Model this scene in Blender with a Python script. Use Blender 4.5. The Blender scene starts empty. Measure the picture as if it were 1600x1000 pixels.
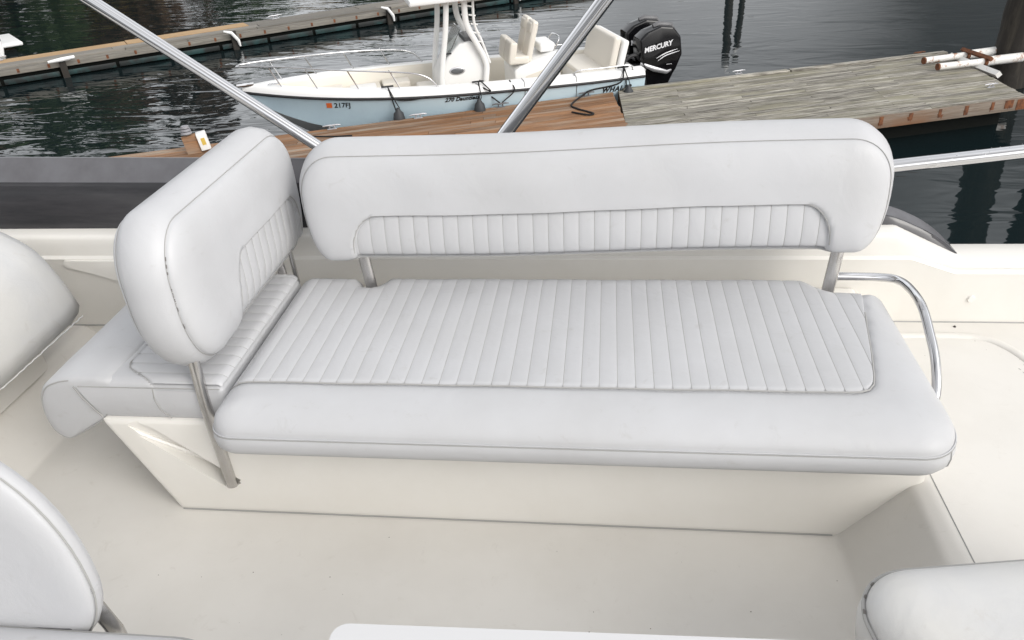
import bpy, bmesh, math, random
import numpy as np
from mathutils import Vector, Matrix
random.seed(7); np.random.seed(7)
scene = bpy.context.scene
C = scene.collection
R = math.radians

# ------------------------------------------------------------------ camera
cam_d = bpy.data.cameras.new('camera'); cam = bpy.data.objects.new('camera', cam_d); C.objects.link(cam)
F = 1210.0
ay = np.array([154., 750., F]); ay /= np.linalg.norm(ay)
ax = np.array([10000., -100., -F]); ax -= (ax @ ay) * ay; ax /= np.linalg.norm(ax)
az = np.cross(ax, ay); az = az if az[1] > 0 else -az
RT = np.array([ax, ay, az])                       # boat axes seen from the camera
m = Matrix.Identity(4)
for i in range(3):
    m[i][0], m[i][1], m[i][2] = RT[i, 0], RT[i, 1], -RT[i, 2]
m[2][3] = 1.6
cam.matrix_world = m
cam_d.sensor_width = 36; cam_d.lens = F / 1600 * 36; cam_d.clip_end = 2000; cam_d.clip_start = .02
scene.camera = cam
scene.render.resolution_x, scene.render.resolution_y = 1024, 640

# ------------------------------------------------------------------ sky, sun, exposure
SUN_AZ, SUN_EL = R(126), R(35)                    # azimuth from +Y, positive to the right
CLOUD = (-1.72, -9.0, .72)
world = bpy.data.worlds.new('World'); scene.world = world; world.use_nodes = True
wt = world.node_tree; wt.nodes.clear()
wo = wt.nodes.new('ShaderNodeOutputWorld'); wb = wt.nodes.new('ShaderNodeBackground')
sk = wt.nodes.new('ShaderNodeTexSky'); sk.sky_type = 'NISHITA'; sk.sun_disc = False
sk.sun_elevation = SUN_EL; sk.sun_rotation = SUN_AZ
sk.air_density = 1.0; sk.dust_density = 6.0; sk.ozone_density = 1.0
hs = wt.nodes.new('ShaderNodeHueSaturation'); hs.inputs['Saturation'].default_value = .22
wt.links.new(sk.outputs[0], hs.inputs['Color'])
tc = wt.nodes.new('ShaderNodeTexCoord'); cn = wt.nodes.new('ShaderNodeTexNoise')
cn.inputs['Scale'].default_value = 1.25; cn.inputs['Detail'].default_value = 4; cn.inputs['Roughness'].default_value = .5
cmap = wt.nodes.new('ShaderNodeMapping'); cmap.inputs['Scale'].default_value = (1, 1, 1.8)
cmap.inputs['Location'].default_value = CLOUD
wt.links.new(tc.outputs['Generated'], cmap.inputs[0]); wt.links.new(cmap.outputs[0], cn.inputs['Vector'])
cr = wt.nodes.new('ShaderNodeMapRange'); cr.inputs[1].default_value = .34; cr.inputs[2].default_value = .66
cr.inputs[3].default_value = .26; cr.inputs[4].default_value = 3.0
wt.links.new(cn.outputs[0], cr.inputs[0])
vm = wt.nodes.new('ShaderNodeVectorMath'); vm.operation = 'SCALE'
wt.links.new(cr.outputs[0], vm.inputs['Scale'])
ov = wt.nodes.new('ShaderNodeMix'); ov.data_type = 'RGBA'; ov.inputs[0].default_value = .55   # even cloud veil
ov.inputs[7].default_value = (7.7, 7.8, 8.0, 1)
wt.links.new(hs.outputs[0], ov.inputs[6]); wt.links.new(ov.outputs[2], vm.inputs[0]); wt.links.new(vm.outputs[0], wb.inputs[0]); wb.inputs[1].default_value = .11
wt.links.new(wb.outputs[0], wo.inputs[0])
sun_d = bpy.data.lights.new('sun', 'SUN'); sun_d.energy = 1.5; sun_d.angle = R(30); sun_d.color = (1, .97, .92)
sun = bpy.data.objects.new('sun', sun_d); C.objects.link(sun)
sd = Vector((math.sin(SUN_AZ) * math.cos(SUN_EL), math.cos(SUN_AZ) * math.cos(SUN_EL), math.sin(SUN_EL)))
sun.rotation_euler = sd.to_track_quat('Z', 'Y').to_euler(); sun.location = sd * 40
scene.view_settings.view_transform = 'Standard'; scene.view_settings.look = 'None'
scene.view_settings.gamma = 1; scene.view_settings.use_curve_mapping = False
scene.view_settings.exposure = -0.24

# ------------------------------------------------------------------ materials
MATS = {}
def mat(name, color, rough=.5, metal=0., spec=.5, bump=None, var=None, coat=0, rand=0., trans=0., alpha=1.):
    """bump=(scale, strength, detail); var=(scale, colour2, lo, hi, stretch)"""
    if name in MATS: return MATS[name]
    M = bpy.data.materials.new(name); M.use_nodes = True
    nt = M.node_tree; b = nt.nodes['Principled BSDF']
    b.inputs['Base Color'].default_value = (*color, 1); b.inputs['Roughness'].default_value = rough
    b.inputs['Metallic'].default_value = metal; b.inputs['Specular IOR Level'].default_value = spec
    b.inputs['Coat Weight'].default_value = coat; b.inputs['Transmission Weight'].default_value = trans
    b.inputs['Alpha'].default_value = alpha
    tcn = nt.nodes.new('ShaderNodeTexCoord')
    if var:
        sc, c2, lo, hi, st = var
        mp = nt.nodes.new('ShaderNodeMapping'); mp.inputs['Scale'].default_value = st
        n = nt.nodes.new('ShaderNodeTexNoise'); n.inputs['Scale'].default_value = sc; n.inputs['Detail'].default_value = 6
        n.inputs['Roughness'].default_value = .65
        rp = nt.nodes.new('ShaderNodeMapRange'); rp.inputs[1].default_value = lo; rp.inputs[2].default_value = hi
        mx = nt.nodes.new('ShaderNodeMix'); mx.data_type = 'RGBA'
        mx.inputs[6].default_value = (*color, 1); mx.inputs[7].default_value = (*c2, 1)
        nt.links.new(tcn.outputs['Object'], mp.inputs[0]); nt.links.new(mp.outputs[0], n.inputs['Vector'])
        nt.links.new(n.outputs[0], rp.inputs[0]); nt.links.new(rp.outputs[0], mx.inputs[0])
        nt.links.new(mx.outputs[2], b.inputs['Base Color'])
    if bump:
        n = nt.nodes.new('ShaderNodeTexNoise'); n.inputs['Scale'].default_value = bump[0]; n.inputs['Detail'].default_value = bump[2]
        bp = nt.nodes.new('ShaderNodeBump'); bp.inputs['Strength'].default_value = bump[1]; bp.inputs['Distance'].default_value = .01
        nt.links.new(tcn.outputs['Object'], n.inputs['Vector']); nt.links.new(n.outputs[0], bp.inputs['Height'])
        nt.links.new(bp.outputs[0], b.inputs['Normal'])
    MATS[name] = M
    return M

def vinyl_mat(name, c1, c2, c3, rough, wr):
    M = bpy.data.materials.new(name); M.use_nodes = True; nt = M.node_tree; b = nt.nodes['Principled BSDF']
    N = lambda t: nt.nodes.new(t); L = nt.links.new
    tcn = N('ShaderNodeTexCoord')
    def noise(sc, det, ro=.5, st=(1, 1, 1), dist=0.):
        mp = N('ShaderNodeMapping'); mp.inputs['Scale'].default_value = st; L(tcn.outputs['Object'], mp.inputs[0])
        n = N('ShaderNodeTexNoise'); n.inputs['Scale'].default_value = sc; n.inputs['Detail'].default_value = det; n.inputs['Roughness'].default_value = ro
        n.inputs['Distortion'].default_value = dist; L(mp.outputs[0], n.inputs['Vector']); return n
    def rng(n, lo, hi, a=0., c=1.):
        r = N('ShaderNodeMapRange'); r.inputs[1].default_value = lo; r.inputs[2].default_value = hi; r.inputs[3].default_value = a; r.inputs[4].default_value = c
        L(n.outputs[0], r.inputs[0]); return r
    d1 = rng(noise(2.6, 5, .6), .42, .72); d2 = rng(noise(17, 6, .7, (1, 1, 1), .6), .60, .80, 0, .75)
    m1 = N('ShaderNodeMix'); m1.data_type = 'RGBA'; m1.inputs[6].default_value = (*c1, 1); m1.inputs[7].default_value = (*c2, 1); L(d1.outputs[0], m1.inputs[0])
    m2 = N('ShaderNodeMix'); m2.data_type = 'RGBA'; m2.inputs[7].default_value = (*c3, 1); L(m1.outputs[2], m2.inputs[6]); L(d2.outputs[0], m2.inputs[0])
    L(m2.outputs[2], b.inputs['Base Color'])
    rr = rng(noise(6, 4), .3, .7, rough - .06, rough + .10); L(rr.outputs[0], b.inputs['Roughness']); b.inputs['Specular IOR Level'].default_value = .4
    fine = noise(520, 2); wrk = noise(9, 3, .5, (1, 1, 1), .8)
    b1 = N('ShaderNodeBump'); b1.inputs['Strength'].default_value = .10; b1.inputs['Distance'].default_value = .004; L(fine.outputs[0], b1.inputs['Height'])
    b2 = N('ShaderNodeBump'); b2.inputs['Strength'].default_value = wr; b2.inputs['Distance'].default_value = .02; L(wrk.outputs[0], b2.inputs['Height'])
    L(b1.outputs[0], b2.inputs['Normal']); L(b2.outputs[0], b.inputs['Normal'])
    return M
vinyl = vinyl_mat('vinyl', (.508, .511, .523), (.472, .473, .479), (.415, .41, .40), .42, .12)
vinyl_old = vinyl_mat('vinyl_worn', (.60, .592, .57), (.54, .545, .555), (.49, .47, .44), .48, .20)
seam_m = mat('seam', (.36, .356, .345), .8)
seam_dark = mat('seam_dark', (.16, .15, .14), .8)
gel = mat('gelcoat', (.775, .755, .712), .28, spec=.5, var=(2.2, (.73, .705, .655), .45, .75, (1, 1, 1)))
nonskid = vinyl_mat('nonskid', (.715, .692, .65), (.665, .64, .595), (.59, .56, .51), .5, .05)
steel = mat('stainless', (.62, .62, .63), .08, 1.0)
steel_dull = mat('brushed_steel', (.62, .61, .60), .24, 1.0, var=(30, (.46, .44, .42), .4, .7, (1, 1, .15)))
acrylic = mat('tinted_acrylic', (.030, .030, .033), .16, spec=.5, var=(4, (.058, .056, .060), .42, .7, (.4, 1, 3)), bump=(8, .02, 4))
acrylic_edge = mat('acrylic_edge', (.13, .13, .14), .32, var=(9, (.10, .098, .105), .4, .7, (1, 1, 1)))
white_paint = mat('white_paint', (.80, .80, .79), .35)
cream = mat('cream_vinyl', (.70, .66, .59), .5, bump=(60, .03, 2))
cream_gel = mat('cream_gelcoat', (.70, .66, .58), .4)
hull_blue = mat('blue_gelcoat', (.54, .68, .755), .2, coat=.3, var=(1.5, (.50, .63, .71), .45, .7, (1, 1, 1)))
bottom_m = mat('hull_bottom', (.62, .62, .61), .4, var=(2, (.45, .46, .46), .5, .8, (1, 1, 1)))
black_m = mat('black_rubber', (.018, .018, .02), .55, bump=(80, .2, 3))
black_gloss = mat('black_gloss', (.005, .005, .006), .10, spec=.35, coat=.0)
grey_plastic = mat('grey_plastic', (.12, .12, .125), .4)
silver = mat('silver_paint', (.5, .5, .52), .35, .6)
rope_m = mat('rope', (.012, .012, .013), .9, bump=(200, .6, 2))
fender_m = mat('fender', (.035, .038, .042), .6, bump=(20, .1, 3))
orange = mat('orange_decal', (.75, .16, .04), .5)
letter_blk = mat('black_lettering', (.012, .012, .014), .4)
letter_wht = mat('white_lettering', (.75, .75, .77), .4)
rust = mat('rust', (.20, .075, .03), .9, var=(14, (.08, .032, .018), .4, .65, (1, 1, 1)), bump=(40, .4, 4))
rusty_white = mat('rusty_white_paint', (.76, .75, .72), .5, var=(5, (.32, .13, .05), .56, .66, (1, 1, 1)), bump=(30, .1, 4))
pile_m = mat('tarred_piling', (.028, .024, .020), .85, var=(6, (.075, .065, .05), .5, .75, (1, 1, .15)), bump=(14, .7, 5))
float_m = mat('dark_float', (.008, .009, .008), .9, spec=.1, bump=(9, .5, 4))
teal = mat('teal_bumper', (.012, .045, .046), .5, var=(1.2, (.006, .009, .009), .42, .55, (1, 1, 1)))
leaf_g = mat('leaves_green', (.045, .075, .02), .7, var=(.6, (.02, .035, .012), .4, .65, (1, 1, 1)))
leaf_y = mat('leaves_yellow', (.26, .17, .03), .7, var=(.6, (.10, .08, .02), .4, .65, (1, 1, 1)))
leaf_b = mat('leaves_brown', (.10, .05, .022), .7, var=(.6, (.04, .025, .015), .4, .65, (1, 1, 1)))
bark = mat('bark', (.05, .04, .03), .9)
earth = mat('earth', (.045, .045, .025), .95, var=(.4, (.08, .07, .045), .4, .7, (1, 1, 1)))
glass_dk = mat('dark_glass', (.10, .105, .11), .1, spec=.6)
plexi = mat('clear_plexi', (.75, .8, .8), .05, trans=.9)

def wood(name, c1, c2, c3, lo=.35, hi=.65, moss=None):
    M = bpy.data.materials.new(name); M.use_nodes = True; nt = M.node_tree; b = nt.nodes['Principled BSDF']
    N = lambda t: nt.nodes.new(t); L = nt.links.new
    tcn = N('ShaderNodeTexCoord'); oi = N('ShaderNodeObjectInfo')
    off = N('ShaderNodeVectorMath'); off.operation = 'SCALE'; off.inputs[0].default_value = (37, 11, 5)
    L(oi.outputs['Random'], off.inputs['Scale'])
    add = N('ShaderNodeVectorMath'); L(tcn.outputs['Object'], add.inputs[0]); L(off.outputs[0], add.inputs[1])
    mp = N('ShaderNodeMapping'); mp.inputs['Scale'].default_value = (1.0, 22, 22); L(add.outputs[0], mp.inputs[0])
    n1 = N('ShaderNodeTexNoise'); n1.inputs['Scale'].default_value = 1.6; n1.inputs['Detail'].default_value = 8; n1.inputs['Roughness'].default_value = .7
    L(mp.outputs[0], n1.inputs['Vector'])
    mp2 = N('ShaderNodeMapping'); mp2.inputs['Scale'].default_value = (.5, 2.2, 2); L(add.outputs[0], mp2.inputs[0])
    n2 = N('ShaderNodeTexNoise'); n2.inputs['Scale'].default_value = 1.3; n2.inputs['Detail'].default_value = 5
    L(mp2.outputs[0], n2.inputs['Vector'])
    r1 = N('ShaderNodeMapRange'); r1.inputs[1].default_value = lo; r1.inputs[2].default_value = hi; L(n1.outputs[0], r1.inputs[0])
    m1 = N('ShaderNodeMix'); m1.data_type = 'RGBA'; m1.inputs[6].default_value = (*c1, 1); m1.inputs[7].default_value = (*c2, 1); L(r1.outputs[0], m1.inputs[0])
    r2 = N('ShaderNodeMapRange'); r2.inputs[1].default_value = .46; r2.inputs[2].default_value = .7; L(n2.outputs[0], r2.inputs[0])
    m2 = N('ShaderNodeMix'); m2.data_type = 'RGBA'; m2.inputs[7].default_value = (*c3, 1); L(m1.outputs[2], m2.inputs[6]); L(r2.outputs[0], m2.inputs[0])
    rv = N('ShaderNodeMapRange'); rv.inputs[3].default_value = .72; rv.inputs[4].default_value = 1.2; L(oi.outputs['Random'], rv.inputs[0])
    sc = N('ShaderNodeVectorMath'); sc.operation = 'SCALE'; L(m2.outputs[2], sc.inputs[0]); L(rv.outputs[0], sc.inputs['Scale'])
    L(sc.outputs[0], b.inputs['Base Color']); b.inputs['Roughness'].default_value = .8
    bp = N('ShaderNodeBump'); bp.inputs['Strength'].default_value = .5; bp.inputs['Distance'].default_value = .02
    L(n1.outputs[0], bp.inputs['Height']); L(bp.outputs[0], b.inputs['Normal'])
    return M
wood_brown = wood('wood_brown', (.33, .165, .070), (.15, .072, .034), (.29, .23, .175))
wood_grey = wood('wood_grey', (.45, .425, .37), (.10, .09, .072), (.24, .225, .16), .41, .57)
wood_far = wood('wood_far', (.25, .235, .205), (.12, .11, .095), (.19, .175, .15))
wood_new = wood('wood_new', (.42, .28, .14), (.32, .20, .10), (.40, .27, .15))
wood_fascia = wood('wood_fascia', (.26, .22, .18), (.15, .11, .08), (.20, .10, .05))

# ------------------------------------------------------------------ helpers
def link(name, me, material, parent=None):
    o = bpy.data.objects.new(name, me); C.objects.link(o)
    if material and not me.materials: me.materials.append(material)
    if parent: o.parent = parent
    return o
def mobj(name, V, Fc, material, parent=None, smooth=True):
    me = bpy.data.meshes.new(name); me.from_pydata([tuple(map(float, v)) for v in V], [], [tuple(f) for f in Fc])
    if smooth: me.polygons.foreach_set('use_smooth', [True] * len(me.polygons))
    me.update()
    return link(name, me, material, parent)
def bobj(name, bm, material, parent=None, smooth=False):
    bmesh.ops.recalc_face_normals(bm, faces=bm.faces)
    me = bpy.data.meshes.new(name); bm.to_mesh(me); bm.free()
    if smooth:
        me.polygons.foreach_set('use_smooth', [True] * len(me.polygons))
        me.set_sharp_from_angle(angle=R(38))
    return link(name, me, material, parent)
def tag(o, label=None, cat=None, group=None, kind=None):
    if label: o['label'] = label
    if cat: o['category'] = cat
    if group: o['group'] = group
    if kind: o['kind'] = kind
    return o
def thing(name, label, cat, loc=(0, 0, 0), rz=0, group=None):
    o = bpy.data.objects.new(name, None); C.objects.link(o); o.empty_display_size = .1
    o.location = loc; o.rotation_euler = (0, 0, rz)
    return tag(o, label, cat, group)
def copy_tree(o, parent=None):
    c = o.copy(); C.objects.link(c); c.parent = parent
    for ch in o.children: copy_tree(ch, c)
    return c
def frames(P):
    P = [Vector(p) for p in P]; n = len(P); T = []
    for i in range(n):
        t = P[min(i + 1, n - 1)] - P[max(i - 1, 0)]
        T.append(t.normalized() if t.length > 1e-9 else Vector((0, 0, 1)))
    up = Vector((0, 0, 1)) if abs(T[0].z) < .9 else Vector((1, 0, 0))
    N = (up - T[0] * up.dot(T[0])).normalized(); out = []
    for i in range(n):
        N = (N - T[i] * N.dot(T[i])).normalized(); out.append((P[i], N, T[i].cross(N)))
    return out
def tube_vf(P, r, n=10, closed=False, flat=1.0):
    fr = frames(P); V = []; Fc = []; m_ = len(fr)
    for i, (p, a, b) in enumerate(fr):
        rr = r[i] if hasattr(r, '__len__') else r
        for k in range(n):
            t = 2 * math.pi * k / n
            V.append(p + a * (math.cos(t) * rr) + b * (math.sin(t) * rr * flat))
    for i in range(m_ - 1 + (1 if closed else 0)):
        j = (i + 1) % m_
        for k in range(n):
            Fc.append((i * n + k, i * n + (k + 1) % n, j * n + (k + 1) % n, j * n + k))
    if not closed:
        Fc.append(tuple(reversed(range(n)))); Fc.append(tuple(range((m_ - 1) * n, m_ * n)))
    return V, Fc
def tube(name, P, r, material, parent=None, n=10, closed=False, flat=1.0):
    V, Fc = tube_vf(P, r, n, closed, flat)
    o = mobj(name, V, Fc, material, parent)
    o.data.set_sharp_from_angle(angle=R(50))
    return o
def spline(P, k=8):
    P = [Vector(p) for p in P]; out = []
    Q = [P[0] * 2 - P[1]] + P + [P[-1] * 2 - P[-2]]
    for i in range(1, len(Q) - 2):
        a, b, c, d = Q[i - 1], Q[i], Q[i + 1], Q[i + 2]
        for j in range(k):
            t = j / k
            out.append(.5 * ((2 * b) + (c - a) * t + (2 * a - 5 * b + 4 * c - d) * t * t + (3 * b - a - 3 * c + d) * t ** 3))
    out.append(P[-1]); return out
def box_bm(bm, lo, hi, bev=0., seg=2, M=None, taper=None):
    x0, y0, z0 = lo; x1, y1, z1 = hi
    r = bmesh.ops.create_cube(bm, size=1); vs = r['verts']
    for v in vs:
        v.co = Vector((x0 + (v.co.x + .5) * (x1 - x0), y0 + (v.co.y + .5) * (y1 - y0), z0 + (v.co.z + .5) * (z1 - z0)))
        if taper: v.co = taper(v.co)
    if bev > 0:
        ed = list({e for v in vs for e in v.link_edges})
        g = bmesh.ops.bevel(bm, geom=ed + vs, offset=bev, segments=seg, affect='EDGES', profile=.6)
        vs = list({v for f in g['faces'] for v in f.verts} | {v for v in vs if v.is_valid})
    if M is not None:
        for v in vs: v.co = M @ v.co
    return vs
def box(name, lo, hi, material, parent=None, bev=0., seg=2, M=None, taper=None, smooth=True):
    bm = bmesh.new(); box_bm(bm, lo, hi, bev, seg, M, taper)
    return bobj(name, bm, material, parent, smooth and bev > 0)
def prism(name, poly, axis, a0, a1, material, parent=None, bev=0., seg=2, smooth=True):
    """extrude a 2D polygon along axis; poly in the other two axes, in x,y,z order"""
    bm = bmesh.new()
    def mk(a): 
        return [bm.verts.new((a, p[0], p[1]) if axis == 0 else (p[0], a, p[1]) if axis == 1 else (p[0], p[1], a)) for p in poly]
    A, B = mk(a0), mk(a1); n = len(poly)
    bm.faces.new(A); bm.faces.new(list(reversed(B)))
    for i in range(n): bm.faces.new((A[i], B[i], B[(i + 1) % n], A[(i + 1) % n]))
    if bev > 0: bmesh.ops.bevel(bm, geom=list(bm.edges) + list(bm.verts), offset=bev, segments=seg, affect='EDGES', profile=.6)
    return bobj(name, bm, material, parent, smooth and bev > 0)
def text(name, body, size, M, material, parent, shear=0., extrude=.002, bold=0., space=1.):
    cu = bpy.data.curves.new(name, 'FONT'); cu.body = body; cu.size = size; cu.shear = shear; cu.extrude = extrude
    cu.offset = bold; cu.space_character = space; cu.resolution_u = 3
    o = bpy.data.objects.new(name, cu); C.objects.link(o); bpy.context.view_layer.update()
    me = bpy.data.meshes.new_from_object(o.evaluated_get(bpy.context.evaluated_depsgraph_get()))
    bpy.data.objects.remove(o); bpy.data.curves.remove(cu)
    me.transform(M); me.materials.clear(); me.name = name
    return link(name, me, material, parent)

# ---- soft cushions: a sheet over an outline, rolled down to a rim, with a boxing band below
def sstep(a, b, x):
    t = np.clip((x - a) / (b - a), 0, 1); return t * t * (3 - 2 * t)
def poly_dist(px, py, poly, closed=True):
    poly = np.asarray(poly, float); A = poly; B = np.roll(poly, -1, 0)
    if not closed: A, B = poly[:-1], poly[1:]
    out = np.full(px.shape, 1e9)
    for (x0, y0), (x1, y1) in zip(A, B):
        dx, dy = x1 - x0, y1 - y0; l2 = dx * dx + dy * dy
        if l2 < 1e-14: continue
        t = np.clip(((px - x0) * dx + (py - y0) * dy) / l2, 0, 1)
        out = np.minimum(out, (px - x0 - t * dx) ** 2 + (py - y0 - t * dy) ** 2)
    return np.sqrt(out)
def ease_samples(a, b, step, e0, e1, k=9):
    """samples from a to b, bunched over e0 / e1 at the ends"""
    s = [a + e0 * (1 - math.cos(math.pi / 2 * i / k)) for i in range(k)] if e0 else [a]
    n = max(2, int((b - e1 - a - e0) / step))
    s += [a + e0 + (b - e1 - a - e0) * i / n for i in range(0 if e0 else 1, n)]
    s += [b - e1 + e1 * math.sin(math.pi / 2 * i / k) for i in range(k + 1)] if e1 else [b]
    return np.array(s)
def grid_faces(nu, nv, base=0):
    i, j = np.meshgrid(np.arange(nu - 1), np.arange(nv - 1), indexing='ij'); a = (base + i * nv + j).ravel()
    return np.stack([a, a + nv, a + nv + 1, a + 1], 1).tolist()
def corner(u, u0, u1, base, sgn, rl, rr):
    """edge curve v(u) with elliptic corners: rl=(ru, rv) at u0, rr at u1; sgn=+1 for a top edge, -1 for a bottom edge"""
    u = np.asarray(u, float); v = np.full(u.shape, float(base))
    for (ru, rv), x in ((rl, u - u0), (rr, u1 - u)):
        q = np.clip(1 - x / ru, 0, 1); v = v - sgn * rv * (1 - np.sqrt(np.maximum(0, 1 - q ** 2.2)))
    return v
class Cushion:
    """front sheet w(u,v) with rim at w0 and crown at w1"""
    def __init__(s, us, ts, vlo, vhi, R_, w0, w1, xf, p=2.2, wave=.0015):
        s.us, s.ts, s.vlo, s.vhi, s.w0, s.w1, s.xf, s.p, s.R_, s.wave = us, ts, vlo, vhi, w0, w1, xf, p, R_, wave
        lo, hi = vlo(us), vhi(us)
        s.U = np.repeat(us[:, None], len(ts), 1); s.V = lo[:, None] + (hi - lo)[:, None] * ts[None, :]
        s.out = np.concatenate([np.stack([us, lo], 1), np.stack([np.full(len(ts) - 2, us[-1]), s.V[-1, 1:-1]], 1),
                                np.stack([us[::-1], hi[::-1]], 1), np.stack([np.full(len(ts) - 2, us[0]), s.V[0, -2:0:-1]], 1)])
        nu, nv = len(us), len(ts)
        s.rim_idx = [i * nv for i in range(nu)] + [(nu - 1) * nv + j for j in range(1, nv - 1)] + \
                    [i * nv + nv - 1 for i in range(nu - 1, -1, -1)] + [j for j in range(nv - 2, 0, -1)]
    def surf(s, U, V):
        d = poly_dist(U, V, s.out); Rr = s.R_(U, V) if callable(s.R_) else s.R_
        q = np.clip(d / Rr, 0, 1); g = (1 - (1 - q) ** s.p) ** (1 / s.p)
        wv = s.wave * (np.sin(U * 9 + 1.3) * np.cos(V * 11) + np.sin(U * 23 + V * 17) * .5) * g
        return s.w0 + (s.w1 - s.w0) * g + wv
    def pts(s, U, V, W):
        return [s.xf(u, v, w) for u, v, w in zip(U.ravel(), V.ravel(), W.ravel())]
    def sheet(s, name, material, parent, bands, dep=None):
        """bands: list of (w, outset) rings below the rim"""
        W = s.surf(s.U, s.V)
        if dep is not None: W = W - dep(s.U, s.V)
        V = s.pts(s.U, s.V, W); Fc = grid_faces(len(s.us), len(s.ts))
        o = s.out; n = len(o)
        nb = np.roll(o, -1, 0) - np.roll(o, 1, 0); nrm = np.stack([nb[:, 1], -nb[:, 0]], 1)
        nrm /= np.maximum(np.linalg.norm(nrm, axis=1), 1e-9)[:, None]; s.nrm = nrm
        prev = list(s.rim_idx)
        for w, ofs in bands:
            base = len(V); q = o + nrm * ofs
            V += [s.xf(a, b, w) for a, b in q]
            cur = list(range(base, base + n))
            for k in range(n): Fc.append((prev[k], cur[k], cur[(k + 1) % n], prev[(k + 1) % n]))
            prev = cur
        ob = mobj(name, V, Fc, material, parent); bm = bmesh.new(); bm.from_mesh(ob.data)
        bmesh.ops.recalc_face_normals(bm, faces=bm.faces); bm.to_mesh(ob.data); bm.free()
        ob.data.set_sharp_from_angle(angle=R(60))
        return ob
    def rim_line(s, w, ofs=0., sel=None):
        q = s.out + s.nrm * ofs
        return [s.xf(a, b, w) for i, (a, b) in enumerate(q) if sel is None or sel(a, b)]
def pleats(cu, edges, plo, phi, material, parent, puff=.0014, lift=.001, front_dip=True, nv=26, back_dip=False, name='pleat', hw=.012):
    """one mesh for each sewn channel between consecutive edges"""
    out = []
    for a, b in zip(edges[:-1], edges[1:]):
        t = np.array([0, .04, .1, .2, .35, .5, .65, .8, .9, .96, 1.]); us = a + (b - a) * t
        lo, hi = plo(us), phi(us)
        if (hi - lo).max() < .01: continue
        hi = np.maximum(hi, lo + .0005)
        tt = (1 - np.cos(np.linspace(0, math.pi, nv))) / 2
        U = np.repeat(us[:, None], nv, 1); V = lo[:, None] + (hi - lo)[:, None] * tt[None]
        W = cu.surf(U, V) + lift - puff * (np.abs(2 * t - 1) ** 3.2)[:, None]
        if front_dip: W -= .009 * np.clip(1 - (V - lo[:, None]) / hw, 0, 1) ** 2
        if back_dip: W -= .009 * np.clip(1 - (hi[:, None] - V) / hw, 0, 1) ** 2
        out.append(mobj(name, cu.pts(U, V, W), grid_faces(len(us), nv), material, parent))
    return out
def groove_lines(cu, edges, plo, phi, parent, dw=-.0005, r=.0008, nv=22):
    """dirty stitched seam lines lying in the grooves"""
    for e in edges:
        lo, hi = float(plo(np.array([e]))[0]), float(phi(np.array([e]))[0])
        if hi - lo < .02: continue
        v = lo + (hi - lo) * (1 - np.cos(np.linspace(.12, math.pi - .06, nv))) / 2; u = np.full(nv, e)
        W = cu.surf(u[None], v[None])[0] + dw
        tube('seam', [cu.xf(e, a, w) for a, w in zip(v, W)], r, seam_m, parent, n=5)

# ================================================================== SETTING
ZW = -3.5
# water -------------------------------------------------------------
def water_material():
    M = bpy.data.materials.new('water'); M.use_nodes = True; nt = M.node_tree; b = nt.nodes['Principled BSDF']
    N = lambda t: nt.nodes.new(t); L = nt.links.new
    b.inputs['Base Color'].default_value = (.007, .013, .0145, 1); b.inputs['Roughness'].default_value = .03
    b.inputs['IOR'].default_value = 1.333; b.inputs['Specular IOR Level'].default_value = .5
    tcn = N('ShaderNodeTexCoord')
    def noise(scale, det, st, rot=0., dist=0.):
        mp = N('ShaderNodeMapping'); mp.inputs['Scale'].default_value = st; mp.inputs['Rotation'].default_value = (0, 0, rot)
        L(tcn.outputs['Object'], mp.inputs[0]); n = N('ShaderNodeTexNoise'); n.inputs['Scale'].default_value = scale
        n.inputs['Detail'].default_value = det; n.inputs['Distortion'].default_value = dist; n.inputs['Roughness'].default_value = .5
        L(mp.outputs[0], n.inputs['Vector']); return n
    a = noise(.40, 3, (1, 2.4, 1), R(12), .7); c = noise(1.25, 2, (1, 2.6, 1), R(8), .5); g = noise(.055, 2, (1, 1, 1))
    # the left part of the basin is ruffled by the breeze, the right part lies in the lee
    sx = N('ShaderNodeSeparateXYZ'); L(tcn.outputs['Object'], sx.inputs[0])
    gr = N('ShaderNodeMapRange'); gr.inputs[1].default_value = 2; gr.inputs[2].default_value = -9; gr.inputs[3].default_value = .10; gr.inputs[4].default_value = 1.0
    L(sx.outputs[0], gr.inputs[0])
    ml = N('ShaderNodeMath'); ml.operation = 'MULTIPLY'; L(c.outputs[0], ml.inputs[0]); L(gr.outputs[0], ml.inputs[1])
    ml2 = N('ShaderNodeMath'); ml2.operation = 'MULTIPLY'; ml2.inputs[1].default_value = .20; L(ml.outputs[0], ml2.inputs[0])
    ga = N('ShaderNodeMapRange'); ga.inputs[1].default_value = 4; ga.inputs[2].default_value = -10; ga.inputs[3].default_value = .55; ga.inputs[4].default_value = 1.0
    L(sx.outputs[0], ga.inputs[0]); ma = N('ShaderNodeMath'); ma.operation = 'MULTIPLY'; L(a.outputs[0], ma.inputs[0]); L(ga.outputs[0], ma.inputs[1])
    ad = N('ShaderNodeMath'); ad.operation = 'ADD'; L(ma.outputs[0], ad.inputs[0]); L(ml2.outputs[0], ad.inputs[1])
    bp = N('ShaderNodeBump'); bp.inputs['Strength'].default_value = .29; bp.inputs['Distance'].default_value = .17
    L(ad.outputs[0], bp.inputs['Height']); L(bp.outputs[0], b.inputs['Normal'])
    return M
w_ = mobj('water', [(-600, -300, ZW), (600, -300, ZW), (600, 900, ZW), (-600, 900, ZW)], [(0, 1, 2, 3)], water_material(), smooth=False)
tag(w_, 'dark green grey harbour water with small ripples', 'water', kind='structure')

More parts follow.
